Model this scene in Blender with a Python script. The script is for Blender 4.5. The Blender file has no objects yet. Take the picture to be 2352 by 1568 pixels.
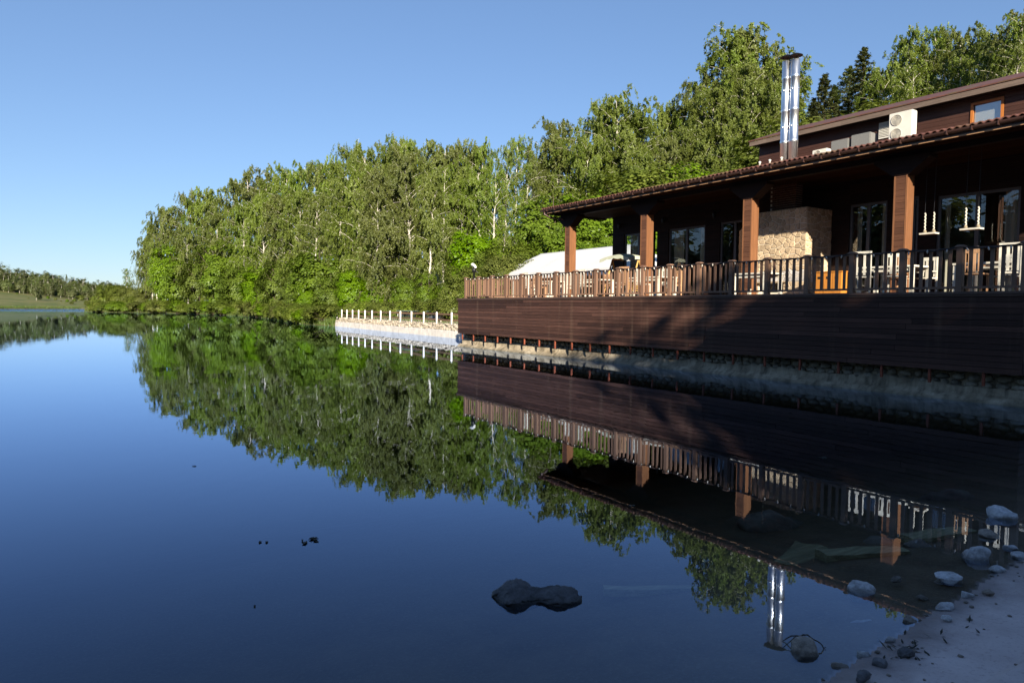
import bpy, bmesh, math, random
import numpy as np
from mathutils import Vector, Matrix, Euler

# ------------------------------------------------------------------ camera, sky, sun, exposure
SC = bpy.context.scene
COL = SC.collection
CH = 1.9                               # camera height above the lake
FPX, CX, CY = 1568.0, 1176.0, 784.0    # photo measured on a 2352 x 1568 grid, 24 mm lens
ROLL = math.atan(0.009)
PITCH = math.atan((784 - 706.2) * math.cos(ROLL) / FPX)
YAW = math.atan((1176 - 152) / 1568)   # view turned from the terrace's long axis (+Y)
_fw = np.array([math.sin(YAW) * math.cos(PITCH), math.cos(YAW) * math.cos(PITCH), -math.sin(PITCH)])
_r0 = np.array([math.cos(YAW), -math.sin(YAW), 0.0]); _u0 = np.cross(_r0, _fw)
_R = _r0 * math.cos(ROLL) + _u0 * math.sin(ROLL); _U = -_r0 * math.sin(ROLL) + _u0 * math.cos(ROLL)
_O = np.array([0, 0, CH])

cam_d = bpy.data.cameras.new('camera'); cam_d.lens = 24; cam_d.sensor_width = 36
cam_d.clip_start = 0.05; cam_d.clip_end = 6000
cam = bpy.data.objects.new('camera', cam_d); COL.objects.link(cam)
M = Matrix(((_R[0], _U[0], -_fw[0], 0), (_R[1], _U[1], -_fw[1], 0), (_R[2], _U[2], -_fw[2], CH), (0, 0, 0, 1)))
cam.matrix_world = M
SC.camera = cam

SUN_AZ = math.radians(26)              # from -Y towards -X
SUN_EL = math.radians(18.6)
S = Vector((-math.cos(SUN_EL) * math.sin(SUN_AZ), -math.cos(SUN_EL) * math.cos(SUN_AZ), math.sin(SUN_EL)))
world = bpy.data.worlds.new('World'); SC.world = world; world.use_nodes = True
wn = world.node_tree; bg = wn.nodes['Background']
sky = wn.nodes.new('ShaderNodeTexSky'); sky.sky_type = 'NISHITA'; sky.sun_disc = False
sky.sun_elevation = SUN_EL
sky.sun_rotation = math.atan2(S.x, S.y)
sky.altitude = 100; sky.air_density = 1.0; sky.dust_density = 0.1; sky.ozone_density = 3.0
# the photograph's soft highlight curve and cool white balance, applied evenly to the whole sky
gm = wn.nodes.new('ShaderNodeGamma'); gm.inputs[1].default_value = 0.72
tn = wn.nodes.new('ShaderNodeVectorMath'); tn.operation = 'MULTIPLY'; tn.inputs[1].default_value = (0.66, 0.775, 0.97)
wn.links.new(sky.outputs[0], gm.inputs[0]); wn.links.new(gm.outputs[0], tn.inputs[0]); wn.links.new(tn.outputs[0], bg.inputs[0])
bg.inputs[1].default_value = 0.10
sun_d = bpy.data.lights.new('sun', 'SUN'); sun_d.energy = 5.0; sun_d.angle = math.radians(0.53)
sun_d.color = (1.0, 0.89, 0.72)
sun = bpy.data.objects.new('sun', sun_d); COL.objects.link(sun)
sun.rotation_euler = S.to_track_quat('Z', 'Y').to_euler(); sun.location = (0, -30, 60)
SC.view_settings.view_transform = 'Standard'; SC.view_settings.look = 'None'
SC.view_settings.exposure = 1.3; SC.view_settings.gamma = 1.0
SC.view_settings.use_curve_mapping = False
SC.render.engine = 'CYCLES'
SC.cycles.max_bounces = 8; SC.cycles.transparent_max_bounces = 16
SC.cycles.diffuse_bounces = 3; SC.cycles.glossy_bounces = 4; SC.cycles.transmission_bounces = 4
SC.cycles.caustics_reflective = False; SC.cycles.caustics_refractive = False

# ------------------------------------------------------------------ pixel -> direction helpers
def ray(x, y): return _fw + _R * (x - CX) / FPX - _U * (y - CY) / FPX
def onX(x, y, X): d = ray(x, y); return _O + d * (X / d[0])
def onZ(x, y, Z): d = ray(x, y); return _O + d * ((Z - CH) / d[2])
def atD(x, y, D): return _O + ray(x, y) * D

# ------------------------------------------------------------------ small noise
_rng = np.random.RandomState(5)
_tab = _rng.rand(256, 256)
def vnoise(x, y):
    xi = np.floor(x).astype(int); yi = np.floor(y).astype(int); fx = x - xi; fy = y - yi
    fx = fx * fx * (3 - 2 * fx); fy = fy * fy * (3 - 2 * fy)
    a = _tab[xi % 256, yi % 256]; b = _tab[(xi + 1) % 256, yi % 256]
    c = _tab[xi % 256, (yi + 1) % 256]; d = _tab[(xi + 1) % 256, (yi + 1) % 256]
    return (a * (1 - fx) + b * fx) * (1 - fy) + (c * (1 - fx) + d * fx) * fy
def fbm(x, y, o=4):
    s = 0; a = .5
    for i in range(o):
        s = s + a * (vnoise(x * 2 ** i + 17.3 * i, y * 2 ** i + 9.1 * i) - .5); a *= .5
    return s
def sstep(a, b, x):
    t = np.clip((x - a) / (b - a), 0, 1); return t * t * (3 - 2 * t)

# ------------------------------------------------------------------ materials
MATS = {}
class NB:
    """tiny node builder"""
    def __init__(s, name):
        s.m = bpy.data.materials.new(name); s.m.use_nodes = True
        s.t = s.m.node_tree; s.t.nodes.clear()
        s.out = s.t.nodes.new('ShaderNodeOutputMaterial')
        MATS[name] = s.m
    def n(s, typ, **kw):
        nd = s.t.nodes.new(typ)
        for k, v in kw.items():
            if k.startswith('i_'):
                key = k[2:]
                key = int(key) if key.isdigit() else key.replace('_', ' ')
                inp = nd.inputs[key]
                if hasattr(v, 'is_output') or isinstance(v, bpy.types.NodeSocket): s.t.links.new(v, inp)
                else: inp.default_value = v
            else: setattr(nd, k, v)
        return nd
    def link(s, a, b): s.t.links.new(a, b)
    def pos(s, scale=(1, 1, 1), rnd=0.0, coord='world'):
        if coord == 'world': v = s.n('ShaderNodeNewGeometry').outputs['Position']
        else: v = s.n('ShaderNodeTexCoord').outputs['Object']
        v = s.n('ShaderNodeVectorMath', operation='MULTIPLY', i_0=v, i_1=scale).outputs[0]
        if rnd:
            r = s.n('ShaderNodeObjectInfo').outputs['Random']
            r = s.n('ShaderNodeMath', operation='MULTIPLY', i_0=r, i_1=rnd).outputs[0]
            v = s.n('ShaderNodeVectorMath', operation='ADD', i_0=v, i_1=r).outputs[0]
        return v
    def noise(s, v, scale=5, detail=4, rough=.55, dist=0):
        return s.n('ShaderNodeTexNoise', i_Vector=v, i_Scale=scale, i_Detail=detail, i_Roughness=rough, i_Distortion=dist).outputs['Fac']
    def ramp(s, fac, stops):
        r = s.n('ShaderNodeValToRGB'); s.link(fac, r.inputs[0]); e = r.color_ramp.elements
        while len(e) < len(stops): e.new(.5)
        for el, (p, c) in zip(e, stops):
            el.position = p; el.color = (*c, 1) if len(c) == 3 else c
        return r.outputs[0]
    def mixc(s, fac, a, b, mode='MIX'):
        nd = s.n('ShaderNodeMix', data_type='RGBA', blend_type=mode)
        for inp, v in ((nd.inputs[0], fac), (nd.inputs[6], a), (nd.inputs[7], b)):
            if isinstance(v, bpy.types.NodeSocket): s.link(v, inp)
            else: inp.default_value = (*v, 1) if isinstance(v, tuple) and len(v) == 3 else v
        return nd.outputs[2]
    def math(s, op, a, b=0.0): return s.n('ShaderNodeMath', operation=op, i_0=a, i_1=b).outputs[0]
    def mapr(s, v, a, b, c, d): return s.n('ShaderNodeMapRange', i_0=v, i_1=a, i_2=b, i_3=c, i_4=d).outputs[0]
    def rand(s): return s.n('ShaderNodeObjectInfo').outputs['Random']
    def bump(s, h, strength=.3, dist=.02): return s.n('ShaderNodeBump', i_Height=h, i_Strength=strength, i_Distance=dist).outputs[0]
    def princ(s, col, rough=.6, metal=0.0, normal=None, spec=.4):
        p = s.n('ShaderNodeBsdfPrincipled')
        for k, v in (('Base Color', col), ('Roughness', rough), ('Metallic', metal), ('Specular IOR Level', spec)):
            if isinstance(v, bpy.types.NodeSocket): s.link(v, p.inputs[k])
            else: p.inputs[k].default_value = (*v, 1) if isinstance(v, tuple) and len(v) == 3 else v
        if normal is not None: s.link(normal, p.inputs['Normal'])
        s.link(p.outputs[0], s.out.inputs[0]); return p

def mul(c, k): return tuple(min(1, x * k) for x in c)

def wood(name, base, axis='Y', rough=.55, var=.5, grain=.5, stain=None, bumpk=.35, spec=.35):
    b = NB(name)
    sc = {'Y': (9, .5, 14), 'X': (.5, 9, 14), 'Z': (14, 14, .6)}[axis]
    v = b.pos(sc, 40)
    g = b.noise(v, 3.0, 5, .65, .6)
    r = b.rand()
    k = b.mapr(r, 0, 1, 1 - var, 1 + var)
    c = b.ramp(g, [(.25, mul(base, 1 - grain)), (.55, base), (.8, mul(base, 1 + grain))])
    c = b.mixc(1.0, c, b.n('ShaderNodeCombineColor', i_0=k, i_1=k, i_2=k).outputs[0], 'MULTIPLY')
    big = b.noise(b.pos((.7, .7, .35)), 1.3, 4, .6)
    c = b.mixc(b.mapr(big, .45, .75, 0, .35), c, mul(base, .55))
    if stain:
        st = b.noise(b.pos((1.2, 1.8, .12)), 1.6, 4, .6)
        c = b.mixc(b.mapr(st, .56, .78, 0, .45), c, stain)
    b.princ(c, rough, 0, b.bump(g, bumpk, .012), spec)
    return b.m

def plain(name, base, rough=.5, metal=0.0, nscale=4.0, amt=.25, bumpk=.0, spec=.4, var=0.0, bscale=60):
    b = NB(name)
    n = b.noise(b.pos(), nscale, 5, .6)
    c = b.ramp(n, [(.3, mul(base, 1 - amt)), (.7, mul(base, 1 + amt))])
    if var:
        k = b.mapr(b.rand(), 0, 1, 1 - var, 1 + var)
        c = b.mixc(1.0, c, b.n('ShaderNodeCombineColor', i_0=k, i_1=k, i_2=k).outputs[0], 'MULTIPLY')
    nm = b.bump(b.noise(b.pos(), bscale, 4, .6), bumpk, .02) if bumpk else None
    b.princ(c, rough, metal, nm, spec)
    return b.m

wood('skirt_wood', (.070, .034, .025), 'Y', .62, .45, .5, (.16, .105, .072), spec=.22)
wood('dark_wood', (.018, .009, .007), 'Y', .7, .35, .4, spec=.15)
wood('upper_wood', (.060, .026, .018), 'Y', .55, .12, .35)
wood('column_wood', (.115, .050, .026), 'Y', .5, .22, .4)
wood('trim_wood', (.20, .088, .040), 'Z', .5, .1, .35)
wood('rail_wood', (.20, .115, .075), 'Z', .6, .16, .3)
wood('rail_wood_flat', (.10, .058, .042), 'Y', .55, .12, .3)
wood('grey_wood', (.17, .125, .10), 'Y', .75, .15, .5)
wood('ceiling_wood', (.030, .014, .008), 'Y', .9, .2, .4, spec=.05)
wood('cabinet_wood', (.50, .20, .035), 'Z', .4, .12, .3)
wood('window_wood', (.42, .15, .035), 'Z', .4, .08, .3)
wood('brown_rail', (.17, .10, .055), 'Y', .7, .25, .5)
wood('chair_wood', (.42, .24, .13), 'Z', .55, .2, .3)
wood('old_beam', (.24, .22, .13), 'X', .85, .2, .6)
wood('swing_wood', (.55, .33, .10), 'Z', .5, .1, .3)
plain('white_paint', (.74, .72, .66), .5, nscale=3, amt=.08, var=.06)
plain('chair_white', (.56, .53, .45), .5, nscale=9, amt=.1, var=.08)
plain('white_plaster', (.62, .59, .55), .8, nscale=2.2, amt=.2, bumpk=.2)
plain('fence_white', (.70, .69, .67), .55, nscale=8, amt=.06)
plain('tent_cloth', (.58, .58, .585), .65, nscale=1.2, amt=.05)
plain('umbrella_cloth', (.42, .45, .35), .85, nscale=4, amt=.1)
plain('curtain_cloth', (.42, .38, .30), .9, nscale=3, amt=.1)
plain('black_metal', (.018, .018, .02), .4, .4, amt=.2)
plain('rust_metal', (.21, .055, .028), .75, 0, nscale=20, amt=.5, var=.25)
plain('gutter_metal', (.052, .026, .020), .38, 0, amt=.15, spec=.5)
plain('ac_white', (.62, .60, .54), .45, amt=.06, nscale=2)
plain('ac_grey', (.17, .17, .165), .5, amt=.15, nscale=30)
plain('fan_grille', (.40, .38, .33), .5, amt=.2, nscale=30)
plain('door_frame', (.085, .080, .078), .4, amt=.1)
plain('green_table', (.15, .20, .18), .5, amt=.15)
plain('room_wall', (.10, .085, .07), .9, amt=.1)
plain('stone_tan', (.45, .345, .225), .85, nscale=14, amt=.28, bumpk=.35, var=.22, bscale=25)
plain('stone_pale', (.46, .43, .40), .85, nscale=14, amt=.3, bumpk=.35, var=.28, bscale=25)
plain('mortar', (.70, .64, .52), .95, nscale=20, amt=.12, bumpk=.3)
plain('cobble', (.30, .27, .215), .9, nscale=9, amt=.4, bumpk=.5, var=.4, bscale=18)
plain('rubble', (.33, .285, .225), .9, nscale=9, amt=.35, bumpk=.5, var=.3, bscale=14)
plain('rope', (.24, .20, .14), .9, nscale=60, amt=.3)
plain('bulb_glass', (.5, .46, .4), .2, amt=.1)
plain('bed_rock', (.115, .10, .085), .85, nscale=6, amt=.45, bumpk=.5, var=.25, bscale=12)
plain('leaf_litter', (.022, .022, .014), .7, nscale=20, amt=.4)
plain('twig', (.045, .032, .022), .85, nscale=20, amt=.3)
plain('brick_red', (.10, .045, .03), .9, nscale=18, amt=.3, bumpk=.2, var=.25)

def tile_mat():
    b = NB('roof_tile')
    n = b.noise(b.pos(), 3.5, 5, .65); m = b.noise(b.pos((1, 1, 1)), 1.1, 4, .6)
    c = b.ramp(n, [(.3, (.075, .030, .022)), (.7, (.15, .062, .043))])
    c = b.mixc(b.mapr(m, .52, .7, 0, .7), c, (.10, .095, .035))
    b.princ(c, .6, 0, b.bump(b.noise(b.pos(), 40, 4), .2, .01), .4)
tile_mat()

def steel_mat():
    b = NB('steel')
    n = b.noise(b.pos((3, 3, .4)), 5, 4, .6)
    b.princ((.86, .87, .88), b.mapr(n, .3, .7, .28, .42), 1.0, b.bump(b.noise(b.pos((1, 1, 6)), 3, 2), .05, .01))
steel_mat()

def concrete_mat():
    b = NB('wet_concrete')
    n = b.noise(b.pos((1, .6, 1)), 2.2, 6, .68); st = b.noise(b.pos((2, 3, .25)), 2.0, 4, .6)
    c = b.ramp(n, [(.28, (.17, .135, .085)), (.5, (.40, .335, .24)), (.72, (.60, .52, .39))])
    c = b.mixc(b.mapr(st, .46, .70, 0, .85), c, (.085, .072, .05))
    z = b.n('ShaderNodeSeparateXYZ'); b.link(b.pos(), z.inputs[0])
    wet = b.mapr(b.math('ADD', z.outputs[2], b.math('MULTIPLY', n, .12)), .06, .16, 1, 0)
    c = b.mixc(b.math('MULTIPLY', wet, .55), c, (.055, .052, .03))
    b.princ(c, .75, 0, b.bump(n, .6, .06), .4)
concrete_mat()

def sand_rock(name, base):
    b = NB(name)
    v = b.pos((1, 1, 1), 30)
    n = b.noise(v, 16, 6, .7); g = b.noise(v, 90, 3, .6)
    c = b.ramp(n, [(.3, mul(base, .42)), (.52, base), (.72, mul(base, 1.45))])
    c = b.mixc(b.mapr(g, .35, .6, .3, 0), c, mul(base, .5))
    z = b.n('ShaderNodeSeparateXYZ'); b.link(b.n('ShaderNodeNewGeometry').outputs['Position'], z.inputs[0])
    wet = b.mapr(b.math('ADD', z.outputs[2], b.math('MULTIPLY', n, .03)), .028, .045, 1, 0)
    c = b.mixc(b.math('MULTIPLY', wet, .6), c, mul(base, .25))
    k = b.mapr(b.rand(), 0, 1, .8, 1.2)
    c = b.mixc(1.0, c, b.n('ShaderNodeCombineColor', i_0=k, i_1=k, i_2=k).outputs[0], 'MULTIPLY')
    b.princ(c, b.mapr(wet, 0, 1, .8, .35), 0, b.bump(b.noise(v, 30, 5, .7), .6, .03), .4)
sand_rock('shore_rock', (.46, .45, .455)); sand_rock('dark_rock', (.12, .115, .12)); sand_rock('brown_rock', (.27, .225, .185))

def leaf_mat(name, c1, c2, trans=.32):
    b = NB(name)
    t = b.n('ShaderNodeAttribute', attribute_name='tint').outputs['Fac']
    c = b.mixc(t, c1, c2)
    hv = b.n('ShaderNodeHueSaturation', i_Hue=b.mapr(b.rand(), 0, 1, .488, .512), i_Saturation=b.mapr(b.rand(), 0, 1, .9, 1.08),
             i_Value=b.mapr(b.rand(), 0, 1, .8, 1.18), i_Color=c).outputs[0]
    d = b.n('ShaderNodeBsdfDiffuse', i_Color=hv)
    tr = b.n('ShaderNodeBsdfTranslucent', i_Color=b.mixc(1.0, hv, (1.25, 1.2, .55), 'MULTIPLY'))
    mx = b.n('ShaderNodeMixShader', i_0=trans, i_1=d.outputs[0], i_2=tr.outputs[0])
    gl = b.n('ShaderNodeBsdfGlossy', i_Roughness=.45, i_Color=(.8, .85, .8, 1))
    m2 = b.n('ShaderNodeMixShader', i_0=.02, i_1=mx.outputs[0], i_2=gl.outputs[0])
    b.link(m2.outputs[0], b.out.inputs[0])
leaf_mat('birch_leaf', (.098, .138, .022), (.190, .232, .046), .45)
leaf_mat('maple_leaf', (.075, .130, .008), (.155, .230, .020), .4)
leaf_mat('willow_leaf', (.095, .130, .020), (.185, .215, .045), .4)
leaf_mat('spruce_leaf', (.045, .066, .020), (.105, .120, .036), .2)
leaf_mat('pine_leaf', (.050, .068, .022), (.105, .118, .038), .2)
leaf_mat('far_leaf', (.070, .095, .032), (.135, .155, .058))
leaf_mat('hedge_leaf', (.080, .120, .012), (.165, .210, .028))
leaf_mat('grass_blade', (.055, .100, .018), (.120, .155, .040))
def bark():
    b = NB('birch_bark')
    n = b.noise(b.pos((2, 2, 5), 20), 1.6, 4, .7)
    z = b.noise(b.pos((1, 1, 9), 20), 1.2, 3, .6)
    c = b.ramp(n, [(.36, (.04, .035, .03)), (.46, (.52, .48, .42)), (.75, (.68, .64, .58))])
    c = b.mixc(b.mapr(z, .60, .66, 0, .8), c, (.05, .045, .04))
    b.princ(c, .8)
bark()
plain('brown_bark', (.075, .055, .040), .9, nscale=8, amt=.4, bumpk=.5)

def ground_mat():
    b = NB('ground_mat')
    sand = b.n('ShaderNodeAttribute', attribute_name='sand').outputs['Fac']
    plaza = b.n('ShaderNodeAttribute', attribute_name='plaza').outputs['Fac']
    bed = b.n('ShaderNodeAttribute', attribute_name='bed').outputs['Fac']
    p = b.pos()
    n1 = b.noise(p, .12, 5, .6); n2 = b.noise(p, 3, 5, .65); n3 = b.noise(p, 40, 4, .7); n4 = b.noise(p, 220, 2, .6)
    grass = b.ramp(n1, [(.35, (.075, .105, .022)), (.55, (.150, .150, .045)), (.7, (.19, .155, .075))])
    grass = b.mixc(b.mapr(n2, .4, .7, 0, .4), grass, (.050, .075, .018))
    sc = b.ramp(n2, [(.3, (.42, .345, .33)), (.7, (.56, .475, .455))])
    sc = b.mixc(b.mapr(n3, .54, .74, 0, .55), sc, (.20, .145, .14))
    sc = b.mixc(b.mapr(n4, .55, .75, 0, .45), sc, (.52, .46, .43))
    z = b.n('ShaderNodeSeparateXYZ'); b.link(p, z.inputs[0])
    wet = b.mapr(b.math('ADD', z.outputs[2], b.math('MULTIPLY', n2, .03)), .022, .050, 1, 0)
    sc = b.mixc(b.math('MULTIPLY', wet, .62), sc, (.085, .066, .060))
    pl = b.ramp(n2, [(.3, (.30, .26, .20)), (.7, (.44, .40, .33))])
    bd = b.ramp(n2, [(.3, (.060, .044, .026)), (.7, (.125, .095, .06))])
    bd = b.mixc(b.mapr(z.outputs[2], -.25, -.8, 0, 1), bd, (.040, .034, .024))
    bd = b.mixc(b.mapr(n3, .5, .75, 0, .6), bd, (.18, .15, .11))
    c = b.mixc(sand, grass, sc); c = b.mixc(plaza, c, pl); c = b.mixc(bed, c, bd)
    b.princ(c, b.mapr(wet, 0, 1, .9, .6), 0, b.bump(b.math('ADD', n3, b.math('MULTIPLY', n4, .5)), .5, .012), .25)
ground_mat()

def water_mat():
    b = NB('lake_water')
    p = b.pos()
    sp = b.n('ShaderNodeSeparateXYZ'); b.link(p, sp.inputs[0])
    far = b.mapr(b.math('ADD', sp.outputs[1], b.math('MULTIPLY', b.noise(b.pos((.02, .15, 0)), 1, 3), 26)), 196, 214, 0, 1)
    n1 = b.noise(b.pos((1, 1, 0)), .9, 3, .5); n2 = b.noise(b.pos((1, 1, 0)), 5.5, 3, .55)
    cal = b.mapr(b.noise(b.pos((1, 1, 0)), .045, 2, .5), .35, .65, .45, 1.5)
    h = b.math('ADD', b.math('MULTIPLY', n1, .0014), b.math('MULTIPLY', n2, .0003))
    h = b.math('MULTIPLY', h, cal)
    n3 = b.noise(b.pos((.35, 1, 0)), 1.4, 4, .6)
    h = b.math('ADD', h, b.math('MULTIPLY', b.math('MULTIPLY', n3, far), .16))
    nm = b.n('ShaderNodeBump', i_Height=h, i_Strength=1.0, i_Distance=1.0).outputs[0]
    lw = b.n('ShaderNodeLayerWeight', i_Blend=.5); b.link(nm, lw.inputs['Normal'])
    fr = b.math('ADD', b.math('MULTIPLY', b.math('POWER', lw.outputs['Facing'], 4.3), .975), .025)
    gl = b.n('ShaderNodeBsdfGlossy', i_Roughness=0.0, i_Color=(.74, .90, 1.22, 1)); b.link(nm, gl.inputs['Normal'])
    tr = b.n('ShaderNodeBsdfTransparent', i_Color=(.95, .97, .97, 1))
    mx = b.n('ShaderNodeMixShader', i_0=fr, i_1=tr.outputs[0], i_2=gl.outputs[0])
    b.link(mx.outputs[0], b.out.inputs[0])
    va = b.n('ShaderNodeVolumeAbsorption', i_Color=(.46, .44, .34, 1), i_Density=1.15)
    b.link(va.outputs[0], b.out.inputs[1])
water_mat()

def glass_mat(name='window_glass', ior=.07):
    b = NB(name)
    fc = b.n('ShaderNodeLayerWeight', i_Blend=.5).outputs['Facing']
    f5 = b.math('POWER', fc, 5.0); fr = b.math('ADD', b.math('MULTIPLY', f5, 1 - ior), ior)
    gl = b.n('ShaderNodeBsdfGlossy', i_Roughness=0.0, i_Color=(.95, .97, 1, 1))
    tr = b.n('ShaderNodeBsdfTransparent', i_Color=(.92, .94, .94, 1))
    mx = b.n('ShaderNodeMixShader', i_0=fr, i_1=tr.outputs[0], i_2=gl.outputs[0])
    b.link(mx.outputs[0], b.out.inputs[0])
glass_mat(); glass_mat('sky_glass', .22)

# ------------------------------------------------------------------ object helpers
def tag(o, label=None, cat=None, group=None, kind=None):
    if label: o['label'] = label
    if cat: o['category'] = cat
    if group: o['group'] = group
    if kind: o['kind'] = kind
    return o
def mesh(name, v, f, smooth=False):
    m = bpy.data.meshes.new(name); m.from_pydata([tuple(a) for a in v], [], [tuple(a) for a in f]); m.update()
    if smooth: m.polygons.foreach_set('use_smooth', [True] * len(m.polygons))
    return m
def obj(name, me, mat=None, parent=None, loc=(0, 0, 0), rot=(0, 0, 0), scale=(1, 1, 1)):
    o = bpy.data.objects.new(name, me); COL.objects.link(o)
    if mat is not None and me is not None and not me.materials: me.materials.append(MATS[mat])
    if mat is not None and me is not None and me.materials[0] is not MATS[mat]:
        o.material_slots[0].link = 'OBJECT'; o.material_slots[0].material = MATS[mat]
    loc = Vector(loc)
    if parent is not None:
        o.parent = parent
        loc = loc - wloc(parent)
    o.location = loc; o.rotation_euler = rot; o.scale = scale
    return o
def wloc(o):
    v = Vector((0, 0, 0))
    while o is not None: v = v + Vector(o.location); o = o.parent
    return v
def empty(name, loc, label=None, cat=None, group=None):
    o = bpy.data.objects.new(name, None); COL.objects.link(o); o.location = loc; o.empty_display_size = .2
    return tag(o, label, cat, group)

def box_vf(x0, x1, y0, y1, z0, z1):
    v = [(x0, y0, z0), (x1, y0, z0), (x1, y1, z0), (x0, y1, z0), (x0, y0, z1), (x1, y0, z1), (x1, y1, z1), (x0, y1, z1)]
    f = [(0, 3, 2, 1), (4, 5, 6, 7), (0, 1, 5, 4), (1, 2, 6, 5), (2, 3, 7, 6), (3, 0, 4, 7)]
    return v, f
class MB:
    def __init__(s): s.v = []; s.f = []
    def add(s, v, f, mat=None):
        k = len(s.v)
        s.v += [tuple(mat @ Vector(a)) if mat is not None else tuple(a) for a in v]
        s.f += [tuple(i + k for i in q) for q in f]; return s
    def box(s, x0, x1, y0, y1, z0, z1, mat=None): return s.add(*box_vf(x0, x1, y0, y1, z0, z1), mat)
    def tube(s, pts, rad, n=8, cap=True):
        pts = [Vector(p) for p in pts]; k = len(s.v)
        if not hasattr(rad, '__len__'): rad = [rad] * len(pts)
        for i, p in enumerate(pts):
            d = (pts[min(i + 1, len(pts) - 1)] - pts[max(i - 1, 0)]).normalized()
            a = Vector((1, 0, 0)) if abs(d.x) < .8 else Vector((0, 1, 0))
            u = d.cross(a).normalized(); w = d.cross(u)
            for j in range(n):
                t = 2 * math.pi * j / n
                s.v.append(tuple(p + (u * math.cos(t) + w * math.sin(t)) * rad[i]))
        for i in range(len(pts) - 1):
            for j in range(n):
                a = k + i * n + j; b = k + i * n + (j + 1) % n
                s.f.append((a, a + n, b + n, b))
        if cap:
            s.f.append(tuple(k + j for j in range(n))); s.f.append(tuple(k + (len(pts) - 1) * n + j for j in reversed(range(n))))
        return s
    def lathe(s, prof, c=(0, 0, 0), n=16):
        k = len(s.v); c = Vector(c)
        for r, z in prof:
            for j in range(n):
                t = 2 * math.pi * j / n; s.v.append((c.x + r * math.cos(t), c.y + r * math.sin(t), c.z + z))
        for i in range(len(prof) - 1):
            for j in range(n):
                a = k + i * n + j; b = k + i * n + (j + 1) % n
                s.f.append((a, b, b + n, a + n))
        s.f.append(tuple(k + j for j in reversed(range(n)))); s.f.append(tuple(k + (len(prof) - 1) * n + j for j in range(n)))
        return s
    def mesh(s, name, smooth=False): return mesh(name, s.v, s.f, smooth)
    def obj(s, name, mat, parent=None, smooth=False): # vertices are in world space
        me = s.mesh(name, smooth); o = obj(name, me, mat, parent, (0, 0, 0)); return o

# a unit box with slightly eased edges, shared by all boards (scaled per piece)
UNIT = MB().box(-.5, .5, -.5, .5, -.5, .5).mesh('unit_board')
UNIT.materials.append(MATS['dark_wood'])
def board(name, x0, x1, y0, y1, z0, z1, mat, parent, rot=(0, 0, 0)):
    return obj(name, UNIT, mat, parent, ((x0 + x1) / 2, (y0 + y1) / 2, (z0 + z1) / 2), rot, (x1 - x0, y1 - y0, z1 - z0))
R = random.Random(11)

# ------------------------------------------------------------------ terrain
LAKE = np.array([(11, 2.25), (15.9, 2.3), (15.9, 29.2), (17.7, 29.6), (19.75, 36.0), (21.2, 62.9), (20.4, 69.5), (23.1, 90.9), (26, 116.5),
    (24.7, 146), (16.4, 174.6), (7.3, 181), (3.5, 192), (12, 215), (14, 260), (5, 290), (-17.5, 272), (-45, 264), (-80, 240), (-92, 150),
    (-76, 60), (-60, 5), (-35, -12), (-14, -6), (-6, -1.5), (-3, 1.0), (0, 1.8), (2.0, 1.94), (3.1, 1.98), (4.3, 2.07), (6.3, 2.2)], float)
def lake_sd(x, y):
    px, py = LAKE[:, 0], LAKE[:, 1]; qx, qy = np.roll(px, -1), np.roll(py, -1)
    d = np.full(x.shape, 1e9); ins = np.zeros(x.shape, bool)
    for a, b, c, e in zip(px, py, qx, qy):
        ux, uy = c - a, e - b
        t = np.clip(((x - a) * ux + (y - b) * uy) / (ux * ux + uy * uy), 0, 1)
        d = np.minimum(d, np.hypot(x - a - t * ux, y - b - t * uy))
        cond = ((b > y) != (e > y)) & (x < (c - a) * (y - b) / (e - b + 1e-12) + a)
        ins ^= cond
    return np.where(ins, -d, d)
def rect_w(x, y, x0, x1, y0, y1, s):
    return sstep(x0 - s, x0 + s, x) * sstep(x1 + s, x1 - s, x) * sstep(y0 - s, y0 + s, y) * sstep(y1 + s, y1 - s, y)
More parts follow.
